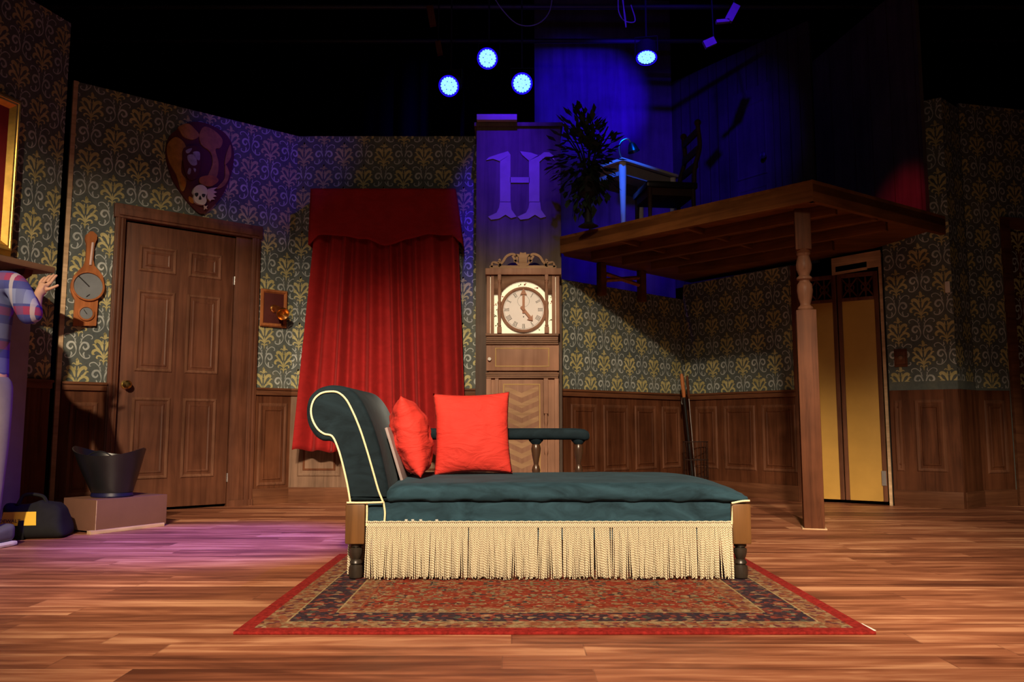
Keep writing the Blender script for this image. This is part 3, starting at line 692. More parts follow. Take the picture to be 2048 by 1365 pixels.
dcx = cpx(1047, 620)[0]-cxm; dcz = cz_(620); ar = cpx(1092, 620)[0]-cpx(1047, 620)[0]+.0; Ra = ar+.045
x0 = -hw+.060; x1 = hw-.060; n = 24; zs = cz_(590)
arc = [(dcx+Ra*.98*math.cos(a), dcz+Ra*1.02*math.sin(a)) for a in [math.pi*(i/n) for i in range(n+1)]]
arc = [p for p in arc if p[1] > zs]
pl = [(x1, zs), (x1, zA), (x0, zA), (x0, zs)]
vs = []; fs = []
for p in arc: vs += [(p[0], .0, p[1]), (p[0], .0, zA)]
for i in range(len(arc)-1): fs.append((2*i, 2*i+1, 2*i+3, 2*i+2))
mb.add(vs, fs); mb.add([(arc[0][0], 0, zs), (x1, 0, zs), (x1, 0, zA), (arc[0][0], 0, zA)], [(0, 1, 2, 3)]); mb.add([(x0, 0, zs), (arc[-1][0], 0, zs), (arc[-1][0], 0, zA), (x0, 0, zA)], [(0, 1, 2, 3)])
o = mb.build('arched_spandrel', 'clock_dk', t); so = o.modifiers.new('s', 'SOLIDIFY'); so.thickness = .012; so.offset = 0
mb = MB(); mb.box(x0-.03, x1+.03, .012, .019, zDialBot, zA-.01); mb.build('dial_backing', 'glassback', t)
mb = MB(); Td = TR(dcx, .012, dcz, rx=math.pi/2); mb.lathe([(.001, .0185), (ar*.93, .018), (ar*.93, .0)], Td, 48); dial = mb.build('dial', 'dial', t)
mb = MB(); mb.lathe([(ar*.90, 0), (ar*.90, .028), (ar*.95, .036), (ar*1.02, .030), (ar*1.05, .0)], Td, 48, caps=False); mb.build('bezel', 'clock', t)
ROM = ['XII', 'I', 'II', 'III', 'IIII', 'V', 'VI', 'VII', 'VIII', 'IX', 'X', 'XI']
def roman(mb, txt, T):
    w_ = {'I': .009, 'V': .014, 'X': .016}; tot = sum(w_[c] for c in txt); x = -tot/2; h = .015; th = .0016
    for c in txt:
        cw = w_[c]; m_ = x+cw/2
        L = {'I': [((0, -h), (0, h))], 'V': [((-.005, h), (0, -h)), ((.005, h), (0, -h))], 'X': [((-.005, h), (.005, -h)), ((.005, h), (-.005, -h))]}[c]
        for k, (a, b) in enumerate(L):
            tt = th*(1 if k == 0 else .6); mb.add([(m_+a[0]-tt, 0, a[1]), (m_+a[0]+tt, 0, a[1]), (m_+b[0]+tt, 0, b[1]), (m_+b[0]-tt, 0, b[1])], [(0, 1, 2, 3)])
        x += cw
    x = tot/2-.001
    for s in (-h, h): mb.add([(-x, 0, s-.0008), (x, 0, s-.0008), (x, 0, s+.0008), (-x, 0, s+.0008)], [(0, 1, 2, 3)])
_a = MB.add
class TM(MB):
    TT = None
    def add(s, vs, fs, mi=0, T=None): return _a(s, vs, fs, mi, s.TT if T is None else T)
mb = TM()
for k in range(12):
    an = -k*math.pi/6; rr = ar*.74
    mb.TT = Matrix.Translation((dcx, -.0072, dcz)) @ Matrix.Rotation(-an, 4, 'Y') @ Matrix.Translation((0, 0, rr)) @ Matrix.Scale(1.15*ar/.22*1.15, 4, (0, 0, 1)) @ Matrix.Scale(ar/.22*1.3, 4, (1, 0, 0))
    roman(mb, ROM[k], None)
mb.TT = Matrix.Translation((dcx, -.0070, dcz)); n = 48
for rr, th in ((ar*.86, .0008), (ar*.26, .0008)):
    ox, oz = (0, 0) if rr > ar*.5 else (0, ar*.38)
    vs = []; fs = []
    for i in range(n):
        a = 2*math.pi*i/n
        for q in (rr-th, rr+th): vs.append((ox+q*math.cos(a), 0, oz+q*math.sin(a)))
    for i in range(n): j = (i+1) % n; fs.append((2*i, 2*i+1, 2*j+1, 2*j))
    mb.add(vs, fs)
mb.build('numerals', 'ink', t, smooth=False)
def hand(ang, L, w_, name, y, col='hand'):
    mb = TM(); mb.TT = Matrix.Translation((dcx, y, dcz)) @ Matrix.Rotation(ang, 4, 'Y')
    mb.prism([(-w_, -.03), (w_, -.03), (w_, L*.72), (-w_, L*.72)], -.004, 0); mb.prism([(-w_*2.8, L*.70), (-w_*1.2, L*.74), (w_*1.2, L*.74), (w_*2.8, L*.70), (w_*.4, L), (0, L*1.03), (-w_*.4, L)], -.005, 0)
    mb.build(name, col, t)
hand(0, ar*.92, .010, 'minute_hand', -.014); hand(math.radians(141), ar*.62, .011, 'hour_hand', -.020)
mb = MB(); mb.lathe([(.001, .026), (.012, .024), (.014, .0)], TR(dcx, -.006, dcz, rx=math.pi/2), 12); mb.build('hand_boss', 'hand', t); MB().lathe([(.005, .003), (.005, 0)], TR(dcx, -.007, dcz-ar*.32, rx=math.pi/2), 10).build('winding_hole', 'ink', t)
mb = MB()   # painted berries and leaves on the backing
for px_, py_, mi in ((1008, 594, 0), (1040, 571, 1), (1052, 569, 0), (1072, 575, 0), (990, 610, 0), (995, 618, 1), (1088, 640, 0), (1077, 658, 1), (1103, 606, 0), (991, 630, 1), (1100, 640, 1), (1085, 600, 1), (994, 650, 1), (1104, 595, 1)):
    x, z = cpx(px_, py_); x -= cxm
    for k in range(3):
        a = R.uniform(0, 6.28); l = R.uniform(.012, .022); mb.add([(x, .0105, z), (x+l*math.cos(a-.4)*.7, .0105, z+l*math.sin(a-.4)*.7), (x+l*math.cos(a), .0105, z+l*math.sin(a)), (x+l*math.cos(a+.4)*.7, .0105, z+l*math.sin(a+.4)*.7)], [(0, 1, 2, 3)], mi)
mb.build('painted_leaves', ['leafred', 'leafgreen'], t, smooth=False)
for px_ in (999, 1093):   # hood columns
    x = cpx(px_, 620)[0]-cxm; H = zA-zDialBot; mb = MB(); mb.box(x-.018, x+.018, -.045, -.01, zDialBot, zDialBot+H*.11, b=.003); mb.box(x-.014, x+.014, -.042, -.014, zA-H*.10, zA, b=.003)
    mb.lathe([(r, zDialBot+h*H) for r, h in ((.011, .11), (.016, .13), (.011, .16), (.013, .24), (.017, .38), (.012, .48), (.017, .50), (.017, .53), (.011, .55), (.015, .70), (.010, .86), (.015, .88), (.012, .90))], TR(x, -.028, 0), 14)
    mb.build('hood_column', 'clock', t)
mb = MB()   # swan neck fretwork
def fx(px, py): x, z = cpx(px, py, yc-.01); return x-cxm, z
base = zB+.006
# plates: scalloped silhouette built from strokes (carved openings stay open)
def fret(P, w_): 
    c = catmull([(*p, 0) for p in P], 5); m_ = len(c)
    for i in range(m_-1):
        a = c[i]; b = c[i+1]; d = (b-a).normalized(); n_ = Vector((-d.y, d.x, 0))*w_/2
        mb.prism([(a.x-n_.x, a.y-n_.y), (b.x-n_.x, b.y-n_.y), (b.x+n_.x, b.y+n_.y), (a.x+n_.x, a.y+n_.y)], -.022, -.006)
for s in (-1, 1):
    def X(v): return s*v
    fret([(X(.255), base+.012), (X(.245), base+.05), (X(.205), base+.045), (X(.175), base+.025)], .018)
    fret([(X(.27), base+.012), (X(.16), base+.014), (X(.03), base+.014)], .024)
    fret([(X(.20), base+.02), (X(.165), base+.055), (X(.135), base+.10), (X(.09), base+.12), (X(.055), base+.105), (X(.05), base+.07), (X(.075), base+.06)], .020)
    fret([(X(.205), base+.05), (X(.185), base+.062), (X(.195), base+.078)], .018)
    fret([(X(.085), base+.105), (X(.05), base+.05), (X(.02), base+.02)], .018)
    fret([(X(.02), base+.02), (X(.018), base+.10), (X(.06), base+.11)], .024)
mb.prism([(-.03, base), (.03, base), (.035, base+.10), (.022, base+.135), (0, base+.128), (-.022, base+.135), (-.035, base+.10)], -.026, -.004)
mb.build('fretwork_crest', 'clock_lt', t)
mb = MB(); mb.box(-hw-.006, hw-.01, -.03, dep, zDialBot-.02, zDialBot, b=.004)
for k in range(4): mb.box(-hw-.004+.002*k, hw-.012-.002*k, -.028+.004*k, dep, zm1+.018*k*.9, zm1+.018*k*.9+.013, b=.004)
mb.box(-hw, hw-.014, -.012, dep, zm1-.004, zDialBot-.01)
mb.build('hood_moulding', 'clock_dk', t)
mb = MB(); mb.box(-hw, hw-.008, -.008, .02, zp1, zm1, b=.003)
mb.frame(-hw+.07, hw-.085, zp1+.03, zm1-.025, .010, -.008, .004, 1); mb.build('drawer_front', ['clock', 'inlay'], t)
mb = MB(); kx, kz = fx(979, 719); mb.lathe([(.001, .03), (.013, .028), (.016, .018), (.008, .01), (.007, 0)], TR(kx, -.008, kz, rx=math.pi/2), 14); mb.build('drawer_knob', 'white', t)
mb = MB()
for k in range(3): mb.box(-hw-.004+.003*k, hw-.008-.003*k, -.02+.005*k, dep, zp2+.016*(2-k)*1.0, zp2+.016*(2-k)+.014, b=.003)
mb.build('waist_moulding', 'clock_dk', t)
mb = MB(); wx0 = fx(1001, 850)[0]; wx1 = fx(1086, 850)[0]
mb.box(wx0, wx1, -.012, .02, .19, zp2-.012, b=.003); mb.frame(wx0+.02, wx1-.02, .24, zp2-.045, .010, -.012, .003, 1)
zz = .27; xm = (wx0+wx1)/2; hwx = (wx1-wx0)/2-.035; k = 0
while zz < zp2-.13:       # chevron veneer
    mb.prism([(xm-hwx, zz+.06), (xm, zz), (xm+hwx, zz+.06), (xm+hwx, zz+.10), (xm, zz+.04), (xm-hwx, zz+.10)], -.0135, -.012, 2 if k % 2 else 0); zz += .04; k += 1
mb.build('waist_door', ['clock', 'inlay', 'clock_lt'], t)
for x0, x1 in ((-hw, -hw+.04), (-hw+.07, -hw+.10), (hw-.045, hw-.01)): MB().box(x0, x1, -.006, .02, .19, zp2-.002, b=.004).build('waist_pilaster', 'clock', t)
mb = MB(); x = fx(1092, 850)[0]; zt_ = cz_(828)
mb.box(x-.018, x+.018, -.030, .02, zt_, zp2-.002, b=.004)
mb.lathe([(r, .19+h*(zt_-.19)) for r, h in ((.014, 0), (.016, .08), (.010, .12), (.013, .3), (.010, .42), (.016, .46), (.016, .5), (.010, .54), (.014, .72), (.010, .84), (.016, .9), (.013, 1))], TR(x, -.012, 0), 14); mb.build('quarter_column', 'clock', t)
# ------------------------------------------------------------------ curtain
t = thing('red_curtain', 'red velvet curtains with pelmet hanging on the back wall', 'curtain', TR(0, 6.85, 0))
def kp(px, py, y=6.80): q = atY(px, py, y); return q.x, q.z
xm, _ = kp(777, 600)
def drapep(l0, l1, r0, r1, zt, zbl, zbr, n, nf, seed, name):
    rr = random.Random(seed); ph = [rr.uniform(0, 6.28) for _ in range(4)]; vs = []; fs = []; mrows = 44
    for j in range(mrows+1):
        v = j/mrows; xl = l0+(l1-l0)*v; xr = r0+(r1-r0)*v
        for i in range(n+1):
            u_ = i/n; uu = u_+.02*math.sin(7*u_+ph[3]); zb = zbl+(zbr-zbl)*u_+.010*math.sin(u_*nf*6.28)
            x = xl+(xr-xl)*u_; z = zt+(zb-zt)*v; amp = .030+.022*v
            fold = math.sin(uu*nf*6.28+ph[0]+.35*v); fold = math.sin(uu*nf*6.28+ph[0]+.35*v+1.1*math.sin(uu*5+ph[1]))
            y = -amp*fold-.007*math.sin(uu*nf*1.7*6.28+ph[1]+v*1.2)-.020*math.sin(uu*nf*.45*6.28+ph[2])
            vs.append((x, y-.04-.05*v, z))
    for j in range(mrows):
        for i in range(n): a = j*(n+1)+i; fs.append((a, a+n+1, a+n+2, a+1))
    mb = MB().add(vs, fs); o = mb.build(name, 'red_velvet', t, angle=180); so = o.modifiers.new('s', 'SOLIDIFY'); so.thickness = .006
zt = kp(777, 460)[1]
drapep(kp(631, 460)[0], kp(590, 900)[0], xm+.02, kp(800, 900)[0], zt, kp(590, 900, 6.75)[1], kp(700, 908, 6.75)[1]-.02, 130, 5.2, 3, 'curtain_panel')
drapep(xm-.015, kp(790, 900)[0], kp(916, 460)[0], kp(933, 900)[0], zt, kp(700, 908, 6.75)[1]-.02, kp(700, 905, 6.75)[1], 130, 4.7, 8, 'curtain_panel')
px0 = kp(622, 380, 6.72)[0]; px1 = kp(911, 380, 6.72)[0]; qx0 = kp(617, 488, 6.72)[0]; qx1 = kp(926, 487, 6.72)[0]; pzt = kp(770, 377, 6.72)[1]
prof = [(0, 489), (.07, 470), (.2, 471), (.36, 478), (.5, 491), (.64, 478), (.78, 469), (.92, 470), (1, 487)]
def zbot(u_):
    for (a, ya), (b, yb) in zip(prof, prof[1:]):
        if a <= u_ <= b: s = (u_-a)/(b-a); s = s*s*(3-2*s); return kp(770, ya+(yb-ya)*s, 6.72)[1]
    return kp(770, 487, 6.72)[1]
vs = []; fs = []; n = 90; m_ = 22
for j in range(m_+1):
    v = j/m_
    for i in range(n+1):
        u_ = i/n; x = (px0+(px1-px0)*u_)*(1-v)+(qx0+(qx1-qx0)*u_)*v; z = pzt+(zbot(u_)-pzt)*v
        vs.append((x, -.125-.014*v*math.sin(u_*19)-.006*math.sin(u_*47+v*2), z))
for j in range(m_):
    for i in range(n): a = j*(n+1)+i; fs.append((a, a+n+1, a+n+2, a+1))
mb = MB().add(vs, fs)
for X0, X1 in ((px0, qx0), (px1, qx1)):
    zb = zbot(0); mb.add([(X0, -.125, pzt), (X1, -.125, zb), (X1, .12, zb), (X0, .12, pzt)], [(0, 1, 2, 3)])
mb.add([(px0, -.125, pzt), (px1, -.125, pzt), (px1, .12, pzt), (px0, .12, pzt)], [(0, 1, 2, 3)])
o = mb.build('pelmet', 'red_velvet', t, angle=60); so = o.modifiers.new('s', 'SOLIDIFY'); so.thickness = .006
# ------------------------------------------------------------------ things on wall B
# crest
s0, z0 = WB.at(397, 330, .02); T = WB.M @ TR(s0, -.004, z0)
def w2(px, py, off=.03): s, z = WB.at(px, py, off); return s-s0, z-z0
t = thing('heraldic_shield', 'dark red heraldic shield with gold scrolls and skull above the door', 'shield', T)
out = catmull([(*w2(*p), 0) for p in ((350, 262), (372, 247), (400, 244), (430, 254), (455, 272), (468, 305), (462, 350), (444, 392), (420, 418), (403, 428), (385, 414), (362, 385), (342, 350), (332, 305), (338, 275))], 5, True)
mb = MB(); mb.prism([(p.x, p.y) for p in reversed(out)], -.026, .0); mb.build('shield_board', 'crest_red', t)
def cshape(pts, y0, y1, mat, name, sm=4):
    mb = MB(); 
    for poly_ in pts:
        c = catmull([(*w2(*p), 0) for p in poly_], sm, True); mb.prism([(p.x, p.y) for p in reversed(c)], y0, y1)
    return mb.build(name, mat, t)
cshape([[(337, 285), (350, 275), (365, 283), (372, 300), (364, 318), (362, 345), (372, 362), (367, 382), (360, 378), (352, 350), (338, 325), (333, 300)],
        [(356, 254), (375, 248), (388, 258), (398, 272), (385, 280), (368, 275), (360, 264)],
        [(408, 254), (428, 262), (444, 280), (440, 296), (430, 300), (436, 325), (434, 350), (424, 366), (412, 360), (424, 330), (420, 305), (402, 290), (398, 270)],
        [(460, 290), (461, 315), (449, 330), (452, 308)], [(450, 330), (458, 350), (448, 372), (432, 378), (448, 358)]], -.036, -.024, 'crest_gold', 'gold_mantling')
for fl in ([(400, 355), (424, 352), (436, 362), (420, 374), (400, 368)], [(362, 352), (370, 364), (368, 376), (360, 366)], [(377, 394), (384, 398), (386, 408), (378, 404)]): cshape([fl], -.040, -.030, 'crest_orange', 'orange_flame')
cshape([[(366, 298), (398, 296), (400, 330), (392, 356), (376, 360), (366, 335)]], -.046, -.03, 'crest_red', 'inner_shield')
cshape([[(370, 302), (382, 298), (378, 306), (372, 308)], [(384, 306), (397, 306), (397, 322), (390, 318)], [(374, 312), (388, 312), (392, 330), (382, 332), (374, 322)], [(376, 338), (380, 340), (378, 350), (373, 348)], [(385, 338), (390, 340), (388, 346)]], -.050, -.044, 'crest_silver', 'silver_charges')
sk = cshape([[(386, 378), (392, 373), (401, 372), (409, 377), (412, 386), (409, 396), (410, 404), (406, 411), (397, 411), (388, 406), (385, 398), (386, 392), (383, 386)]], -.062, -.03, 'bone', 'skull')
cshape([[(386, 389), (393, 388), (393, 393), (389, 396)], [(401, 390), (408, 391), (405, 397), (401, 395)], [(397, 393), (400, 401), (394, 401)]], -.064, -.060, 'ink', 'skull_sockets', 2)
cshape([[(413, 380), (420, 378), (433, 376), (425, 382), (432, 386), (425, 389), (431, 394), (423, 396), (428, 400), (420, 401), (419, 404), (413, 398), (412, 388)]], -.05, -.034, 'bone_pink', 'feathered_wing', 1)
cshape([[(405, 411), (409, 414), (414, 412), (411, 416), (413, 420), (409, 418), (407, 421), (407, 416)]], -.05, -.034, 'bone_pink', 'small_bone', 1)
# barometer
s0, z0 = WB.at(178, 575, .03); T = WB.M @ TR(s0, -.002, z0)
t = thing('banjo_barometer', 'orange wooden banjo barometer hanging left of the door', 'barometer', T)
half = [(178, 470, 9), (178, 462, 4)]
def sx(px, py): return w2(px, py, .03)[0]
cxp = lambda py: 183-(py-470)*.075
prof = [(463, 3), (470, 11), (478, 12), (486, 9), (495, 7.5), (520, 7.5), (532, 11), (541, 20), (552, 29), (568, 33.5), (582, 33), (592, 28), (600, 23), (601, 23), (652, 23)]
Lp = [w2(cxp(py)-r, py) for py, r in prof]; Rp = [w2(cxp(py)+r, py) for py, r in prof]
mb = MB(); mb.prism(Lp[::-1]+Rp if False else [*Lp[::-1]][::-1]+Rp[::-1], -.028, .0); o = mb.build('body', 'redwood', t)
mb = MB(); a, b = w2(176, 573); ra = w2(176+32, 573)[0]-a
mb.lathe([(ra*1.0, 0), (ra*1.02, .018), (ra*.93, .020), (ra*.90, .012)], TR(a, -.026, b, rx=math.pi/2), 32, caps=False); mb.build('large_bezel', 'redwood', t)
mb = MB(); mb.lathe([(.001, .006), (ra*.92, .006), (ra*.92, 0)], TR(a, -.028, b, rx=math.pi/2), 32); mb.build('large_dial', 'grey_dial', t)
mb = MB(); mb.tube([(a+.005, -.040, b-.0), (a-ra*.62, -.040, b+ra*.62)], .004, 5); mb.build('pointer', 'ink', t); MB().tube([(a+.012, -.038, b-.06), (a-.01, -.038, b-.08)], .0025, 5).build('short_pointer', 'ink', t)
a, b = w2(172, 627); rb = .055
mb = MB(); mb.lathe([(rb, 0), (rb*1.02, .014), (rb*.82, .016), (rb*.78, .008)], TR(a, -.026, b, rx=math.pi/2), 24, caps=False); mb.build('small_bezel', 'redwood', t)
mb = MB(); mb.lathe([(.001, .006), (rb*.8, .006), (rb*.8, 0)], TR(a, -.028, b, rx=math.pi/2), 24); mb.build('small_dial', 'grey_dial', t)
mb = MB(); mb.tube([(a+.004, -.038, b-.005), (a-.018, -.038, b+.026)], .0025, 5); mb.build('small_pointer', 'ink', t)
mb = MB(); p0_ = w2(182, 485); p1_ = w2(177, 530); mb.tube([(p0_[0]+.012, -.030, p0_[1]), (p1_[0]+.012, -.030, p1_[1])], .009, 6); mb.build('thermometer_tube', 'bone_pink', t)
# speaking tube plaque
s0, z0 = WB.at(549, 618, .02); T = WB.M @ TR(s0, -.001, z0)
t = thing('speaking_tube_plaque', 'wooden wall plaque with brass speaking horn right of the door', 'plaque', T)
L0 = w2(524, 578); L1 = w2(573, 655); mb = MB(); mb.box(L0[0], L1[0], -.02, 0, L1[1], L0[1], b=.003); mb.build('board', 'crest_red', t)
mb = MB(); mb.frame(L0[0]-.006, L1[0]+.006, L1[1]-.008, L0[1]+.006, .035, -.018, .016); mb.build('plaque_frame', 'redwood', t)
hx, hz = w2(552, 625); mb = MB()
mb.tube(catmull([(hx-.015, -.02, hz+.03), (hx-.015, -.06, hz+.03), (hx-.010, -.085, hz+.02), (hx-.004, -.11, hz-.0), (hx+.004, -.13, hz-.015)], 6), [.026+.0*i for i in range(13)]+[.026+.0022*i for i in range(12)], 20)
T_ = TR(hx+.006, -.145, hz-.025) @ Vector((.12, -.86, -.48)).to_track_quat('Z', 'Y').to_matrix().to_4x4()
mb.lathe([(.028, -.06), (.034, -.02), (.050, .012), (.055, .016), (.050, .014), (.036, -.008), (.030, -.03), (.001, -.032)], T_, 24, caps=False)
mb.lathe([(.036, 0), (.034, .01), (.027, .016)], TR(hx-.015, -.02, hz+.03, rx=math.pi/2), 20); mb.build('brass_horn', 'copper', t)
# ------------------------------------------------------------------ wall fittings right
s0, z0 = WF.at(1801, 716, .02); t = thing('doorbell_plate', 'brass bell push plate on damask right of the closet', 'bell push', WF.M @ TR(s0, -.0, z0))
mb = MB(); mb.box(-.05, .05, -.012, 0, -.075, .075, b=.01); mb.frame(-.045, .045, -.068, .068, .014, -.011, .006); mb.build('plate', 'wains_rail', t)
mb = MB(); mb.lathe([(.001, .02), (.016, .016), (.022, 0)], TR(0, -.012, 0, rx=math.pi/2), 16); mb.build('button', 'clock_dk', t)
s0, z0 = WH.at(1936, 572, .0)
t = thing('light_switch', 'small white switch box on the corner of the right wall', 'switch', WF.M @ TR(WF.L-.03, 0, WF.at(1934, 572)[1]))
mb = MB(); mb.box(-.018, .018, -.03, 0, -.045, .045, b=.003); mb.build('plate', 'white', t); mb = MB(); mb.box(.018, .022, -.02, -.01, -.015, .015); mb.build('toggle', 'ink', t)
# ------------------------------------------------------------------ fireplace, frame, mantel on wall A
def wa(px, py, off): return WA.at(px, py, off)
a0 = wa(52, 800, .30)[0]; a1 = wa(110, 540, .38)[0]
mz = wa(60, 532, .38)[1]; print('mantel', mz, a0, a1, WA.L)
t = thing('fireplace_surround', 'pale grey unpainted fireplace side panel behind the person', 'fireplace', WA.M)
zt_ = wa(56, 612, .30)[1]
mb = MB(); mb.box(a0-1.0, a0-.75, -.30, -.001-.034, 0, zt_, b=.004); mb.box(a0-.20, a0, -.30, -.05, 0, zt_, b=.004); mb.build('jamb', 'surround', t)
mb = MB(); mb.box(a0-.75, a0-.20, -.30, -.05, zt_-.25, zt_, b=.004); mb.build('lintel', 'surround', t)
t = thing('mantel_shelf', 'thin brown mantel board above the fireplace with a bracket', 'shelf', WA.M)
mb = MB(); mb.box(a1-1.5, a1, -.38, -.004, mz-.012, mz+.028, b=.004); mb.build('shelf_board', 'clock_dk', t)
mb = MB(); b0 = a1-.12; mb2 = [(0, -.004), (0, -.33), (-.035, -.32), (-.09, -.20), (-.17, -.10), (-.24, -.004)]
n = len(mb2); vs = [(x, y, mz-.012+z) for x in (b0-.06, b0) for z, y in mb2]; mb.add(vs, [tuple(range(n)), tuple(reversed(range(n, 2*n)))]+[(i, i+n, (i+1) % n+n, (i+1) % n) for i in range(n)]); mb.build('bracket', 'wains', t)
t = thing('portrait_frame', 'gilt framed picture hanging above the mantel', 'picture', WA.M)
f1 = wa(36, 360, .04)[0]; fz0 = wa(20, 512, .04)[1]; fz1 = wa(44, 200, .04)[1]
mb = MB(); mb.frame(f1-1.0, f1, fz0, fz1, .10, -.02, .035); mb.frame(f1-.98, f1-.02, fz0+.02, fz1-.02, .04, -.04, .02); mb.box(f1-1.0, f1, -.02, -.001, fz0, fz1); mb.build('frame', 'gilt', t)
mb = MB(); mb.box(f1-.91, f1-.09, -.028, -.02, fz0+.09, fz1-.09); mb.build('mount', 'mat_red', t)
mb = MB(); mb.box(f1-.80, f1-.17, -.031, -.028, fz0+.17, fz1-.17); mb.build('canvas_picture', 'picture', t)
# ------------------------------------------------------------------ left floor things
pA = atZ(190, 1069); pB = atZ(332, 1052); pC = atZ(133, 1037)
d1_ = Vector((pB.x-pA.x, pB.y-pA.y)); L1 = d1_.length; ang = math.atan2(d1_.y, d1_.x)
T = TR(pA.x, pA.y, 0, ang); t = thing('brown_box', 'brown painted plywood box standing before the door', 'box', T)
bh = atY(190, 1001, pA.y).z
mb = MB(); mb.box(0, L1, 0, .34, .012, bh, b=.003); mb.build('box_body', 'boxbrown', t)
mb = MB(); mb.box(-.035, L1-.02, -.012, .028, 0, .022, b=.002); mb.build('skid_strip', 'pale_wood', t)
mb = MB(); mb.box(-.002, .002, -.002, .0, .02, bh-.002); mb.build('edge_line', 'pale_wood', t)
# coal scuttle
sc = Vector((pA.x, pA.y, 0)) + Matrix.Rotation(ang, 3, 'Z') @ Vector((.20, .16, 0))
bz = bh; T = TR(sc.x-.02, sc.y, bz, 0); t = thing('coal_scuttle', 'black metal coal scuttle with flared lip on the brown box', 'scuttle', T)
dp_ = sc.y; K = lambda px, py: atY(px, py, dp_)
zr = lambda py: K(220, py).z-bz
rb_ = (K(263, 990).x-K(185, 990).x)/2; cxs = (K(263, 990).x+K(185, 990).x)/2-(sc.x-.02)
l_ = K(150, 897).x-(sc.x-.02); r_ = K(288, 908).x-(sc.x-.02)
vs = []; fs = []; seg = 36; rows = 14
def ringpt(v, a, shrink=0):
    z = .03+(zr(905)-.03)*v; hx_ = rb_+(((r_-l_)/2)-rb_)*v**1.0; cxx = cxs+((l_+r_)/2-cxs)*v; ry = rb_*.9+.06*v
    lip = 0
    if v > .55: lip = (v-.55)/.45*(.028*abs(math.cos(a))**3-.018*abs(math.sin(a)))+ (.012 if math.cos(a) < 0 else 0)*abs(math.cos(a))*(v-.55)/.45
    return (cxx+(hx_-shrink)*math.cos(a), (ry-shrink)*math.sin(a), z+lip)
for sh_ in (0, .006):
    for j in range(rows+1):
        for k in range(seg): vs.append(ringpt(j/rows, 2*math.pi*k/seg, sh_))
N = (rows+1)*seg
for j in range(rows):
    for k in range(seg):
        k2 = (k+1) % seg; fs.append((j*seg+k, j*seg+k2, (j+1)*seg+k2, (j+1)*seg+k)); fs.append((N+j*seg+k, N+(j+1)*seg+k, N+(j+1)*seg+k2, N+j*seg+k2))
for k in range(seg): k2 = (k+1) % seg; fs.append((rows*seg+k, rows*seg+k2, N+rows*seg+k2, N+rows*seg+k))
fs.append(tuple(reversed(range(seg)))); fs.append(tuple(N+k for k in range(seg)))
MB().add(vs, fs).build('bucket', 'black_gl', t, angle=50)
MB().lathe([(rb_*.98, 0), (rb_*1.02, .008), (rb_*.98, .028), (rb_*.9, .032)], TR(cxs, 0, 0) @ Matrix.Scale(.9, 4, (0, 1, 0)), 32).build('foot_ring', 'foot_reflection', t)
mb = MB(); mb.tube(catmull([(l_*.55+.02, -.12, zr(905)-.03), (0, -.135, zr(905)+.01), (r_*.5, -.12, zr(905)-.04)], 8), .004, 6); mb.build('bail_handle', 'black', t)
# tool bag
pb = atZ(58, 1080); T = TR(pb.x-.02, pb.y+.12, 0, math.radians(12)); t = thing('tool_bag', 'black canvas tool bag with yellow patch on the floor', 'bag', T)
def rblock(x0, x1, y0, y1, z0, z1, r, fn=None, res=(16, 8, 8)):
    bm = bmesh.new(); vs = {}; V = []; Fc = []
    def vid(i, j, k):
        key = (i, j, k)
        if key not in vs:
            p = Vector((x0+(x1-x0)*i/res[0], y0+(y1-y0)*j/res[1], z0+(z1-z0)*k/res[2]))
            q = Vector((min(max(p.x, x0+r), x1-r), min(max(p.y, y0+r), y1-r), min(max(p.z, z0+r), z1-r)))
            d = p-q
            if d.length > 1e-9: p = q+d.normalized()*min(r, d.length if d.length < r else r)
            if fn: p = Vector(fn(p, i/res[0], j/res[1], k/res[2]))
            vs[key] = len(V); V.append(p[:])
        return vs[key]
    a, b, c = res
    for i in range(a):
        for j in range(b): Fc.append((vid(i, j, 0), vid(i, j+1, 0), vid(i+1, j+1, 0), vid(i+1, j, 0))); Fc.append((vid(i, j, c), vid(i+1, j, c), vid(i+1, j+1, c), vid(i, j+1, c)))
    for i in range(a):
        for k in range(c): Fc.append((vid(i, 0, k), vid(i+1, 0, k), vid(i+1, 0, k+1), vid(i, 0, k+1))); Fc.append((vid(i, b, k), vid(i, b, k+1), vid(i+1, b, k+1), vid(i+1, b, k)))
    for j in range(b):
        for k in range(c): Fc.append((vid(0, j, k), vid(0, j, k+1), vid(0, j+1, k+1), vid(0, j+1, k))); Fc.append((vid(a, j, k), vid(a, j+1, k), vid(a, j+1, k+1), vid(a, j, k+1)))
    bm.free(); return MB().add(V, Fc)
def bagf(p, u_, v, w_):
    s = 1-.22*w_; nz = noise.noise(p*7)*.014
    return (p.x*s-.02*w_+nz, p.y*(1-.42*w_**1.5)+nz, p.z*(1-.12*abs(math.sin(u_*5)))+nz*.6*w_)
rblock(-.19, .19, -.13, .13, 0, .215, .05, bagf, (18, 10, 10)).build('bag_body', 'canvas', t, angle=60)
def bf(x, z): w_ = z/.215; return (x*(1-.22*w_)-.02*w_, -.13*(1-.42*w_**1.5)-.012, z*.94)
mb = MB()
for x0, x1 in ((-.165, -.065), (-.065, -.03), (-.03, .04)):
    for za, zb in ((.085, .115), (.115, .165)):
        if x0 == -.065 and za < .1: continue
        mb.add([bf(x0, za), bf(x1, za), bf(x1, zb), bf(x0, zb)], [(0, 1, 2, 3)])
mb.build('yellow_patch', 'yellow', t)
mb = MB(); a_ = bf(-.068, .02); 
for x0 in (-.066,):
    mb.add([bf(x0, .0), bf(x0+.038, .0), bf(x0+.038, .115), bf(x0, .115)], [(0, 1, 2, 3)])
o = mb.build('webbing_strap', 'canvas', t); so = o.modifiers.new('s', 'SOLIDIFY'); so.thickness = .01
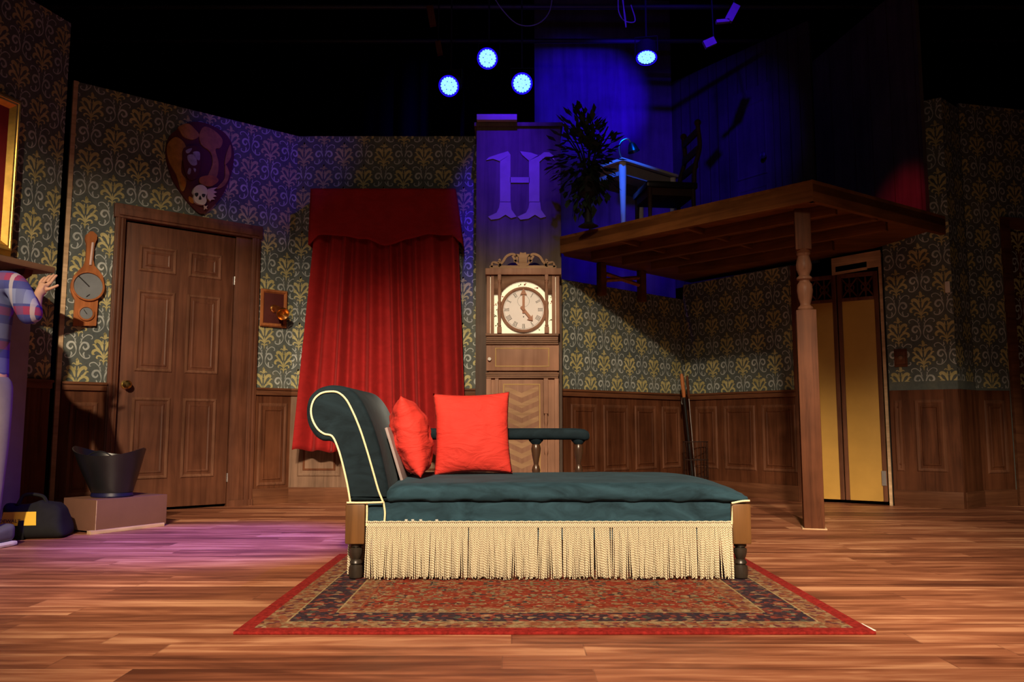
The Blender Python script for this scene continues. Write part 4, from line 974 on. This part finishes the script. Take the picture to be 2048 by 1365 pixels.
mb = MB(); mb.tube(catmull([(-.10, -.05, .19), (-.07, -.03, .245), (.02, -.02, .235), (.06, -.05, .18)], 6), .010, 6); mb.build('carry_handle', 'canvas', t)
def text(body, name, mat, T, size, parent, ext=.0008):
    cu = bpy.data.curves.new(name, 'FONT'); cu.body = body; cu.size = size; cu.extrude = ext; cu.align_x = 'CENTER'; cu.align_y = 'CENTER'
    o = bpy.data.objects.new(name+'_src', cu); COL.objects.link(o); bpy.context.view_layer.update()
    me = bpy.data.meshes.new_from_object(o.evaluated_get(bpy.context.evaluated_depsgraph_get())); bpy.data.objects.remove(o); me.materials.clear(); me.materials.append(M[mat])
    q = bpy.data.objects.new(name, me); COL.objects.link(q); q.parent = parent; q.matrix_local = T; return q
p_ = bf(-.112, .112); text('DEWALT', 'lettering', 'ink', Matrix.Translation((p_[0], p_[1]-.004, p_[2])) @ Matrix.Rotation(math.radians(76), 4, 'X'), .027, t)
# ------------------------------------------------------------------ sticks in a wire basket
bpos = WD.M @ Vector((WD.L-.20, -.36, 0))
t = thing('wire_basket', 'dark wire umbrella basket standing in the alcove corner', 'basket', TR(bpos.x-.085, bpos.y+.01, 0)); mb = MB(); hB = .50
for z_ in (.01, .17, .33, hB): mb.tube([(.115*math.cos(a), .10*math.sin(a), z_) for a in [k*math.pi/12 for k in range(24)]], .004, 5, closed=True)
for k in range(20): a = k*math.pi/10; mb.tube([(.115*math.cos(a), .10*math.sin(a), .01), (.115*math.cos(a), .10*math.sin(a), hB)], .0022, 4)
mb.slab([(.11*math.cos(a), .095*math.sin(a)) for a in [k*math.pi/12 for k in range(24)]], .002, .008)
mb.build('wire_cage', 'wains_dark', t)
by = bpos.y
def stick(name, label, top, bot, handle_mat, shaft_mat, r, r2, by):
    A_ = atY(*top, by); B_ = atY(*bot, by+.02); B_ = A_+(B_-A_)*((A_.z-.02)/(A_.z-B_.z)); d = A_-B_; L = d.length
    T = Matrix.Translation(B_) @ d.to_track_quat('Z', 'Y').to_matrix().to_4x4(); t = thing(name, label, 'stick', T, 'sticks in the wire basket')
    MB().lathe([(r*.5, 0), (r*.8, .03), (r, L*.5), (r, L*.8)], None, 12).build('shaft', shaft_mat, t)
    MB().lathe([(r*1.1, L*.80), (r2, L*.82), (r2, L*.97), (r2*.6, L)], None, 12).build('grip', handle_mat, t)
    return t, L
t1, L1_ = stick('walking_stick', 'black umbrella stick with orange wooden grip leaning in the wire basket', (1363, 748), (1384, 942), 'redwood', 'black_gl', .014, .018, bpos.y-.03)
mb = MB(); mb.tube(catmull([(-.02, -.01, L1_*.80), (-.03, -.015, L1_*.77), (-.015, -.02, L1_*.74)], 5), .006, 6); mb.build('metal_ring', 'steel', t1)
t2, L2_ = stick('walking_stick', 'thin dark stick with silver line beside the umbrella stick', (1374, 752), (1390, 942), 'wains', 'steel', .006, .013, bpos.y+.05)
# ------------------------------------------------------------------ rug
rx0, rx1 = atZ(466, 1273).x, atZ(1745, 1268).x; ry0 = 2.585; ry1 = ry0+2*RUG_B; rcx = (rx0+rx1)/2
mb = MB(); mb.box(-RUG_A, RUG_A, -RUG_B, RUG_B, 0, .010, b=.004)
o = mb.build('persian_rug', 'rug', matrix=TR(rcx, (ry0+ry1)/2, 0)); tag(o, 'red Persian patterned rug lying under the chaise', 'rug')
rcy = (ry0+ry1)/2
me = o.data
for P_, (a, b) in {'white_tape': ((1733, 1258), (1742, 1265))}.items():
    q = atZ(*P_.__len__() and (1737, 1261)); mb = MB(); mb.box(-.012, .012, -.045, .045, 0, .0015)
    tag(mb.build('white_tape', 'tape', matrix=TR(rx1+.012, q.y+.035, .0003, math.radians(3))), 'scrap of white tape at the right front rug corner', 'tape')
# ------------------------------------------------------------------ chaise longue
YF = 3.45; YB = 4.12; RZ = .010
C0 = Vector((.155, 0, 0))
def c(px, py, y=YF): q = atY(px, py, y); return q.x-C0.x, q.z
t = thing('chaise_longue', 'teal velvet chaise longue with scroll headrest and cream fringe on the rug', 'chaise longue', TR(C0.x, 0, 0))
xl0, xl1 = c(692, 1050)[0], c(731, 1050)[0]; xr0, xr1 = c(1463, 1050)[0], c(1500, 1050)[0]
zbt = c(700, 1008)[1]; zbb = c(700, 1088)[1]
def legpost(x0, x1, y0, y1):
    mb = MB(); mb.box(x0, x1, y0, y1, zbb, zbt, b=.006); mb.build('corner_block', 'block', t)
    xc = (x0+x1)/2; yc_ = (y0+y1)/2; H = zbb-RZ; mb = MB()
    mb.lathe([(r, RZ+h*H) for r, h in ((.020, 0), (.027, .04), (.030, .18), (.028, .34), (.020, .40), (.026, .44), (.024, .50), (.017, .55), (.022, .62), (.027, .74), (.027, .84), (.019, .88), (.026, .92), (.026, 1.0))], TR(xc, yc_, 0), 22); mb.build('leg', 'leg', t)
for (x0, x1) in ((xl0, xl1), (xr0, xr1)):
    legpost(x0, x1, YF-.02, YF+.06); legpost(x0, x1, YB-.06, YB+.02)
zs = c(1000, 1043)[1]; zc0 = c(1000, 1006)[1]
# seat rail (upholstered lower band)
def bandf(p, u_, v, w_):
    pf = .006*math.sin(p.x*23)*math.sin(w_*3.14)+.004*noise.noise(p*9)
    return (p.x, p.y-(pf if v < .2 else 0), p.z)
rblock(xl1-.002, xr0+.004, YF+.002, YB, zs-.08, zc0+.005, .012, bandf, (60, 6, 6)).build('seat_rail', 'teal', t, angle=60)
# cushion
xs0 = c(771, 990)[0]; xs1 = c(1497, 990)[0]; ztp = c(1000, 968)[1]; zdm = ztp+.014
def cush(p, u_, v, w_):
    X, Y, Z_ = p
    e = min(1, (xs1-X)/.36); drop = (1-max(0, e))**3.2*.050
    e2 = min(1, (X-xs0)/.07); drop2 = (1-max(0, e2))**2*.02
    dome = (zdm-ztp)*math.sin(min(1, max(0, v))*math.pi*.5)**.8 if True else 0
    f = w_
    Z_ = Z_+f*(dome-drop-drop2)+f*.003*noise.noise(Vector((X*5, Y*5, 0)))
    Y2 = Y-(.008*math.sin(min(1, w_)*math.pi) if v < .3 else 0)+.003*noise.noise(Vector((X*8, Z_*9, 3)))
    if w_ < .12: Z_ += .003*math.sin(X*31)+.002*math.sin(X*67)
    return (X+.004*(u_ > .5)*noise.noise(p*6), Y2, Z_)
rblock(xs0, xs1, YF-.012, YB-.02, zc0+.001, ztp, .026, cush, (70, 20, 12)).build('seat_cushion', 'teal', t, angle=80)
# scroll headrest
outline = [(700, 1004), (693, 975), (684, 935), (674, 902), (664, 884), (645, 882), (628, 870), (616, 848), (613, 822), (618, 797), (632, 781), (650, 773), (672, 771), (700, 778), (722, 800), (740, 835), (756, 880), (768, 930), (776, 970), (780, 1004)]
oc = catmull([(*c(*p), 0) for p in outline], 4)
mb = MB(); ys = [YF+.020, YF+.004, YF-.006, YF-.010][::-1]
pts = [(p.x, p.y) for p in oc]; n = len(pts)
cen = Vector((sum(p[0] for p in pts)/n, sum(p[1] for p in pts)/n))
def inset(d):
    out_ = []
    for i in range(n):
        a = Vector(pts[(i-1) % n]); b = Vector(pts[(i+1) % n]); e = (b-a).normalized(); nrm = Vector((e.y, -e.x)); p = Vector(pts[i])+nrm*d; out_.append(p)
    return out_
rings = [(inset(.022), YF-.012), (inset(.012), YF-.012), (inset(.003), YF-.004), (inset(0), YF+.010), (inset(0), YB-.03), (inset(.012), YB-.004)]
vs = []; fs = []
for rg, y in rings: vs += [(p.x, y, p.y) for p in rg]
for r_i in range(len(rings)-1):
    for i in range(n): j = (i+1) % n; fs.append((r_i*n+i, r_i*n+j, (r_i+1)*n+j, (r_i+1)*n+i))
fs.append(tuple(reversed(range(n)))); fs.append(tuple((len(rings)-1)*n+i for i in range(n)))
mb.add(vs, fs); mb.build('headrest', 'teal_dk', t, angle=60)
bm_ = bmesh.new(); bm_.free()
br = [(702, 1003), (696, 968), (686, 925), (677, 895), (666, 873), (650, 868), (637, 858), (627, 840), (624, 820), (630, 800), (643, 788), (660, 784), (678, 786), (694, 800), (708, 826), (722, 860), (735, 900), (748, 945), (758, 980), (767, 1003)]
def braid(P, name, yy=YF-.016, w_=.0075, parent=t):
    cc = catmull([(c(*p)[0], yy, c(*p)[1]) for p in P], 10); L = 0; out_ = []
    pts_ = [cc[0]]
    for a, b in zip(cc, cc[1:]):
        pts_.append(b)
    # resample and scallop
    tot = sum((b-a).length for a, b in zip(pts_, pts_[1:])); m_ = max(4, int(tot/.0035)); res = []; acc = 0; k = 0
    for i in range(m_+1):
        target = tot*i/m_
        while k < len(pts_)-2 and acc+(pts_[k+1]-pts_[k]).length < target: acc += (pts_[k+1]-pts_[k]).length; k += 1
        s_ = (target-acc)/max(1e-9, (pts_[k+1]-pts_[k]).length); res.append(pts_[k].lerp(pts_[k+1], min(1, s_)))
    MB().tube(res, [w_*(.82 if i % 2 else 1.05)*.6 for i in range(len(res))], 6).build(name, 'braid', parent)
braid(br, 'braid_trim'); braid([(696, 1005), (730, 1005), (768, 1004)], 'braid_trim', YF-.024)
braid([(735, 1006), (735, 1030), (734, 1052)], 'braid_trim', YF-.012); braid([(768, 1003), (771, 1025), (770, 1044)], 'braid_trim', YF-.014)
braid([(1496, 1001), (1480, 1002), (1460, 1006)], 'braid_trim', YF-.024); braid([(1464, 1006), (1463, 1030), (1462, 1048)], 'braid_trim', YF-.014)
# fringe
mb = MB(); xf0 = c(733, 1050)[0]; xf1 = c(1464, 1050)[0]; zt_ = c(1000, 1043)[1]; zf = c(1000, 1053)[1]
mb.box(xf0, xf1, YF-.014, YF-.004, zf-.004, zt_, b=.003); mb.tube([(xf0+(xf1-xf0)*i/300, YF-.015, zt_-.001+.001*math.sin(i)) for i in range(301)], .0035, 6)
mb.build('fringe_heading', 'cord', t)
mb = MB(); zb = c(1000, 1155)[1]; x = xf0+.003; i = 0; drift = 0
while x < xf1-.002:
    cl = noise.noise(Vector((x*16, 0, 0)))*.014+noise.noise(Vector((x*55, 5, 0)))*.010; dy = .006*math.sin(i*1.7)
    if R.random() < .02: x += .004
    lb = zb+R.uniform(-.006, .008)+.006*noise.noise(Vector((x*10, 9, 0))); z1_ = zf; pts_ = []
    for k in range(7):
        s_ = k/6; pts_.append((x+cl*s_**1.5+R.uniform(-.0006, .0006), YF-.010-.012*math.sin(s_*1.5)+dy*s_, z1_+(lb-z1_)*s_))
    mb.tube(pts_, [.0026, .0027, .0027, .0027, .0027, .0027, .0020], 5); x += .0056+(.003 if noise.noise(Vector((x*30, 2, 7))) > .42 else 0)*1.5; i += 1
fr = mb.build('fringe_cords', 'cord', t); fr['kind'] = 'stuff'
mb = MB()   # side fringe on the left end, seen past the leg
for k in range(70):
    y = YF+.07+k*.0075; mb.tube([(xl0+.004, y, zf), (xl0+.002+R.uniform(-.004, .004), y, (zf+zb)/2), (xl0+R.uniform(-.006, .004), y, zb+R.uniform(-.006, .006))], .003, 5)
fr = mb.build('side_fringe', 'cord', t); fr['kind'] = 'stuff'
mb = MB(); mb.box(xl0+.0, xl0+.016, YF+.06, YB-.06, zf-.01, zt_); mb.box(xl0+.012, xl1, YF+.06, YB-.06, zbb+.03, zbt); mb.box(xr0, xr1-.01, YF+.06, YB-.06, zbb+.03, zbt); mb.box(xl1, xr0, YB-.01, YB+.01, zbb+.03, zbt); mb.build('frame_rails', 'block', t)
# staples: a few white glints
for px_ in (813, 826, 842, 874): x, z = c(px_, 1041); MB().box(x-.006, x+.005, YF-.008, YF+.004, z-.001, z+.003).build('staple', 'white', t)
# back arm rail with balusters
ya = YB-.03; ax1 = c(1178, 868, ya)[0]; axl = c(790, 868, ya)[0]; az0 = c(1100, 880, ya)[1]; az1 = c(1100, 857, ya)[1]
def armf(p, u_, v, w_):
    e = max(0, (p.x-(ax1-.09))/.09); return (p.x, p.y, p.z-.010*e*e)
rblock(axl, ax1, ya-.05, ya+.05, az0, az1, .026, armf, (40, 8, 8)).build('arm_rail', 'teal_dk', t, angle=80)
for px_ in (1072, 1157, 890):
    x = c(px_, 900, ya)[0]; z0 = zc0; H = az0+.004-.40; mb = MB()
    mb.lathe([(.014, z0), (.014, .40)]+[(r, .40+h*H) for r, h in ((.018, .04), (.021, .14), (.017, .24), (.011, .30), (.013, .36), (.020, .55), (.024, .72), (.020, .84), (.012, .90), (.020, .93), (.030, 1.0))], TR(x, ya, 0), 18)
    mb.build('baluster', 'baluster', t)
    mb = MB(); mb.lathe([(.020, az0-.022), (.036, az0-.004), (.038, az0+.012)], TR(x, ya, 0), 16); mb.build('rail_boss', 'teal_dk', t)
# ------------------------------------------------------------------ pillows
def pillow(W_, H_, Th, seed, wr):
    n = 34; vs = []; fs = []
    for side in (1, -1):
        for j in range(n+1):
            for i in range(n+1):
                u_ = 2*i/n-1; v = 2*j/n-1
                pinch = 1-.075*(1-u_*u_)*abs(v)**6 ; pinch2 = 1-.075*(1-v*v)*abs(u_)**6
                x = u_*W_/2*pinch2; z = v*H_/2*pinch
                th = Th*.56*((1-u_**2)**.52*(1-v**2)**.58) if abs(u_) < 1 and abs(v) < 1 else 0
                edge = (1-abs(u_))*(1-abs(v))
                q = Vector((u_*2.2+seed, v*2.2, side*3))
                th *= 1+wr*noise.noise(q*1.6)+wr*.6*(1-abs(noise.noise(q*2.6+Vector((5, 5, 5))))*2)*max(abs(u_), abs(v))**2
                th += wr*.05*noise.noise(Vector((u_*1.3+seed, v*5.5+.6*math.sin(u_*3), side)))*min(1, edge*8)*Th*6
                vs.append((x, side*th*-1, z+H_/2))
    N2 = (n+1)**2
    for j in range(n):
        for i in range(n):
            a = j*(n+1)+i; fs.append((a, a+1, a+n+2, a+n+1)); b = N2+a; fs.append((b, b+n+1, b+n+2, b+1))
    bm = bmesh.new(); m_ = MB().add(vs, fs); me = bpy.data.meshes.new('tmp'); me.from_pydata(m_.v, [], m_.f); bm.from_mesh(me); bmesh.ops.remove_doubles(bm, verts=bm.verts[:], dist=.0006); bm.verts.index_update()
    out_ = MB().add([v.co[:] for v in bm.verts], [tuple(v.index for v in f.verts) for f in bm.faces]); bm.free(); bpy.data.meshes.remove(me); return out_
q0 = atY(868, 948, 3.80); q1 = atY(1030, 946, 3.80); W_ = q1.x-q0.x
o = pillow(W_*1.0, .405, .15, 1.3, .07).build('scatter_cushion', 'pillow', matrix=TR((q0.x+q1.x)/2-.01, 3.90, .412, math.radians(4), rx=math.radians(-12), ry=math.radians(-1.5)), angle=180)
tag(o, 'square red cushion facing forward, leaning on the chaise back rail', 'cushion', 'red cushions on the chaise')
q0 = atY(833, 956, 3.72)
o = pillow(.36, .375, .16, 4.1, .18).build('scatter_cushion', 'pillow', matrix=TR(q0.x+.012, 3.80, .412, 0) @ Matrix.Rotation(math.radians(-14.5), 4, 'Y') @ Matrix.Rotation(math.radians(96), 4, 'Z'), angle=180)
tag(o, 'red cushion seen edge-on, leaning against the scroll headrest', 'cushion', 'red cushions on the chaise')
qa = atY(772, 854, 3.62); qb = atY(804, 961, 3.62); d = qa-qb; L = d.length
mb = MB(); mb.box(-.006, .006, 0, .30, 0, L, b=.001)
tag(mb.build('thin_board', 'slat', matrix=Matrix.Translation((qb.x, 3.62, .402)) @ Matrix.Rotation(math.atan2(d.x, d.z), 4, 'Y')), 'thin grey board slipped between the headrest and the edge-on cushion', 'board')
# ------------------------------------------------------------------ person
PXW = -2.88; PYW = 4.36
t = thing('person', 'person in blue and red plaid shirt and grey trousers reaching to the mantel shelf', 'person', TR(PXW, PYW, 0, math.radians(0)))
def skin(name, V, Ed, mat, root=0, sub=2):
    me = bpy.data.meshes.new(name); me.from_pydata([v[:3] for v in V], Ed, []); me.materials.append(M[mat])
    o = bpy.data.objects.new(name, me); COL.objects.link(o); o.parent = t
    m_ = o.modifiers.new('skin', 'SKIN'); m_.use_smooth_shade = True
    sv = me.skin_vertices[0].data
    for i, v in enumerate(V):
        r = v[3]; sv[i].radius = (r, r) if not isinstance(r, tuple) else r; sv[i].use_root = (i == root)
    s_ = o.modifiers.new('sub', 'SUBSURF'); s_.levels = s_.render_levels = sub; return o
# hand targets in local coords
def lc(px, py, y): q = atY(px, py, y); return (q.x-PXW, q.y-PYW, q.z)
wr = lc(76, 592, 4.58); hb = lc(83, 578, 4.63); elb = lc(64, 640, 4.35)
sh = (.17, 0, 1.43)
V = [(0, 0, .93, .09), (0, 0, 1.10, .095), (0, 0, 1.30, .13), (0, 0, 1.42, .09), (-.03, .01, 1.50, .052), (-.06, .02, 1.57, .058), (-.085, .03, 1.65, .088), (-.09, .03, 1.72, .082), (-.09, .03, 1.78, .05),
     (.10, 0, 1.42, .06), (*sh, .055), (*elb, .042), (*wr, .026), (*hb, .030),
     (-.10, 0, 1.42, .06), (-.18, 0, 1.43, .055), (-.23, .05, 1.16, .042), (-.22, .16, .93, .026), (-.22, .19, .86, .030),
     (.09, 0, .86, .085), (.10, .01, .48, .055), (.10, -.02, .10, .038), (-.09, 0, .86, .085), (-.10, .01, .48, .055), (-.10, -.02, .10, .038)]
Ed = [(0, 1), (1, 2), (2, 3), (3, 4), (4, 5), (5, 6), (6, 7), (7, 8), (3, 9), (9, 10), (10, 11), (11, 12), (12, 13), (3, 14), (14, 15), (15, 16), (16, 17), (17, 18), (0, 19), (19, 20), (20, 21), (0, 22), (22, 23), (23, 24)]
# right hand: fingers reaching up to the bracket and shelf edge
fd = Vector(lc(103, 545, 4.70))-Vector(hb); fd.normalize(); side = fd.cross(Vector((0, 1, 0))).normalized()
def finger(base, d, l, curl, idx):
    b = len(V); p = Vector(base); V.append((*(p+d*.012), .0095)); Ed.append((idx, b)); pr = b
    for k, f_ in enumerate((.45, .32, .23)):
        d = (d+Vector(curl)*(k+1)*.35).normalized(); p = p+d*(l*f_)+(d*.012 if k == 0 else Vector((0, 0, 0))); V.append((*p, .0088-.0008*k)); Ed.append((pr, len(V)-1)); pr = len(V)-1
for k, (o_, l) in enumerate(((-.028, .075), (-.009, .085), (.010, .080), (.028, .064))):
    finger(Vector(hb)+side*o_+fd*.035, fd+side*o_*2, l, (0, .05+.12*k, -.1), 13)
finger(Vector(hb)-side*.03+fd*-.005, (fd*.6-side*.8).normalized(), .06, (0, .05, .1), 13)
dn = Vector((0, .3, -1)).normalized(); sd = Vector((0, 1, 0))
for k, (o_, l) in enumerate(((-.026, .072), (-.009, .082), (.009, .078), (.026, .06))): finger(Vector((-.22, .20, .83))+Vector((0, o_, 0)), dn, l, (.15, 0, .02), 18)
finger(Vector((-.21, .17, .86)), Vector((.2, -.5, -.8)).normalized(), .055, (.1, .1, 0), 18)
skin('body', V, Ed, 'skin')
shirtV = [(0, 0, .78, .160), (0, 0, 1.08, .148), (0, 0, 1.30, .160), (0, 0, 1.42, .105), (0, .01, 1.49, .066), (.11, 0, 1.42, .080), (sh[0], sh[1], sh[2], .076), (elb[0], elb[1], elb[2]+.0, .062), (wr[0]-.012, wr[1]-.02, wr[2]-.045, .043), (-.11, 0, 1.42, .08), (-.18, 0, 1.43, .076), (-.23, .05, 1.16, .062), (-.22, .15, .97, .045), (0, 0, .93, .158)]
skin('plaid_shirt', shirtV, [(0, 13), (13, 1), (1, 2), (2, 3), (3, 4), (3, 5), (5, 6), (6, 7), (7, 8), (3, 9), (9, 10), (10, 11), (11, 12)], 'plaid')
skin('trousers', [(0, 0, .97, .14), (0, 0, .88, .135), (.095, 0, .80, .105), (.10, .01, .48, .078), (.10, -.01, .12, .068), (-.095, 0, .80, .105), (-.10, .01, .48, .078), (-.10, -.01, .12, .068)], [(0, 1), (1, 2), (2, 3), (3, 4), (1, 5), (5, 6), (6, 7)], 'trouser')
for s in (-1, 1):
    def shf(p, u_, v, w_): return (p.x*(1-.25*(v < .3)*(1-v/.3)), p.y, p.z*(1-.45*(1-v)*w_))
    o = rblock(-.048, .048, -.17, .12, .022, .125, .035, shf, (8, 12, 8)).build('shoe', 'shoe', t, TR(s*.10+.03*(s > 0), .02, 0, math.radians(-6)), angle=80)
    mb = rblock(-.052, .052, -.178, .125, 0, .028, .012, None, (6, 10, 2)); mb.build('sole', 'white', o)
hm = MB(); hm.sphere((-.09, .045, 1.70), (.102, .105, .115), seg=20, rings=14); hm.build('hair', 'hair', t)
mb = MB()
for s in (-1, 1): MB().sphere((s*.032-.09, -.058, 1.665), .011).build('eye', 'white', t); MB().sphere((s*.088-.09, .03, 1.65), (.012, .022, .032)).build('ear', 'skin', t)
MB().sphere((-.09, -.072, 1.638), (.013, .020, .022)).build('nose', 'skin', t); MB().sphere((-.085, -.060, 1.600), (.024, .008, .007)).build('mouth', 'crest_red', t)
# ------------------------------------------------------------------ lighting rig
def par(px, py, y, aim, label):
    p = atY(px, py, y); T = Matrix.Translation(p) @ (Vector(aim)-p).to_track_quat('Z', 'Y').to_matrix().to_4x4()
    t = thing('led_par_lamp', label, 'stage light', T, 'blue LED par lamps on the rig')
    mb = MB(); mb.lathe([(.060, -.17), (.088, -.14), (.095, .006), (.087, .006), (.084, -.004)], None, 28, caps=False); mb.lathe([(.001, -.171), (.060, -.17)], None, 28, caps=False); mb.build('housing', 'black', t)
    mb = MB(); mb.lathe([(.001, -.004), (.086, -.004)], None, 28, caps=False); mb.lathe([(.087, .0065), (.095, .0065)], None, 28, caps=False); mb.build('glow_ring', 'led_rim', t)
    mb = MB()
    for rr, n in ((0, 1), (.030, 6), (.056, 12), (.069, 18)):
        for k in range(n):
            a = 2*math.pi*k/n+rr*9; mb.sphere((rr*math.cos(a), rr*math.sin(a), -.001), (.0165 if rr < .06 else .011, .0165 if rr < .06 else .011, .006), seg=10, rings=6)
    mb.build('led_cluster', 'led', t)
    R_ = T.to_3x3().inverted() @ Vector((0, 0, 1)); top = R_*(4.62-p.z)
    mb = MB(); q = top.normalized()
    mb.tube([(-.10, 0, -.07), (-.104, 0, .0)], .004, 5); side_ = Vector((1, 0, 0))
    mb.tube([(-.10, 0, -.07), tuple(Vector((-.10, 0, -.07))+q*.14), tuple(Vector((.10, 0, -.07))+q*.14), (.10, 0, -.07)], .006, 6)
    mb.tube([tuple(Vector((0, 0, -.07))+q*.14), tuple(Vector((0, 0, -.07))+q*(4.62-p.z))], .008, 6); mb.build('yoke', 'black', t)
    return p
par(898, 172, 7.0, (-1.5, 3.0, 1.2), 'leftmost of the four glowing blue LED lamps, tilted aside')
par(975, 117, 7.0, (-1.2, 2.2, .8), 'highest glowing blue LED lamp above the column')
par(1044, 167, 7.0, (0, 1.0, .8), 'round glowing blue LED lamp straight above the H')
par(1293, 115, 7.0, (1.0, 5.8, .6), 'rightmost glowing blue LED lamp, seen as a thin ellipse')
spot('blue_fill_rig', (.3, 5.6, 4.0), (.5, 7.2, 4.7), 14, (.05, 0, 1), 100, 1, .05)
def pipe(name, label, y, z, x0, x1, r=.024):
    mb = MB(); mb.tube([(x0, y, z), (x1, y, z)], r, 12); tag(mb.build(name, 'steel_dark'), label, 'pipe', 'lighting pipes')
M['steel_dark'] = paint('dark_pipe', (.05, .05, .055), .45, .1, 6, .3)
pipe('lighting_pipe', 'horizontal lighting pipe carrying the blue lamps', 7.07, 4.64, -7, 7); pipe('lighting_pipe', 'upper horizontal lighting pipe behind the hanging cables', 7.6, atY(1024, 14, 7.6).z, -7, 7)
pipe('lighting_pipe', 'rear horizontal lighting pipe behind the blue lamps', 8.3, atY(1024, 82, 8.3).z, -7, 7)
def cable(P, y, label, r=.005):
    mb = MB(); mb.tube(catmull([atY(a, b, y)[:] for a, b in P], 8), r, 6); tag(mb.build('hanging_cable', 'cable'), label, 'cable')
M['cable'] = paint('cable_grey', (.20, .20, .22), .5)
cable([(988, -5), (1005, 20), (1030, 45), (1055, 52), (1080, 45), (1098, 25), (1105, -5)], 7.0, 'long drooping loop of cable above the column')
cable([(1236, -5), (1238, 25), (1250, 42), (1270, 42), (1262, 10)], 7.0, 'short looped cable nearer the right hand blue lamp'); cable([(1246, -5), (1248, 25), (1252, 55), (1250, 30), (1244, -5)], 6.9, 'straight hanging cable end beside the short loop')
def hook(Ps, y, label, mat='letter', w_=.035):
    T0 = thing('rig_bracket', label, 'bracket', None, 'brackets on the lighting rig')
    for P in Ps:
        mb = MB(); ww = P[2]
        A_ = atY(*P[0], y); B_ = atY(*P[1], y); d_ = (B_-A_).normalized(); n_ = Vector((-d_.z, 0, d_.x))*ww; A_ -= d_*.008; B_ += d_*.008
        q = [A_-n_, B_-n_, B_+n_, A_+n_]; mb.prism([(v.x, v.z) for v in q], y-.02, y+.02); mb.build('metal_plate', mat, T0)
    A_ = atY(*Ps[0][0], y); MB().tube([(A_.x, y+.01, A_.z), (A_.x, 7.05, 4.62)], .006, 5).build('hanging_rod', 'black', T0)
hook([((1472, 12), (1457, 40), .035), ((1456, 42), (1434, 44), .014)], 6.9, 'bent bracket at the top right of the rig')
hook([((1428, 82), (1410, 90), .035)], 7.0, 'small slanting bracket below the other rig brackets')
hook([((860, 15), (866, 50), .03)], 6.9, 'upright bracket at the top left of the rig', 'wains'); hook([((876, 85), (880, 108), .025)], 7.0, 'small upright bracket lower on the left of the rig', 'wains')
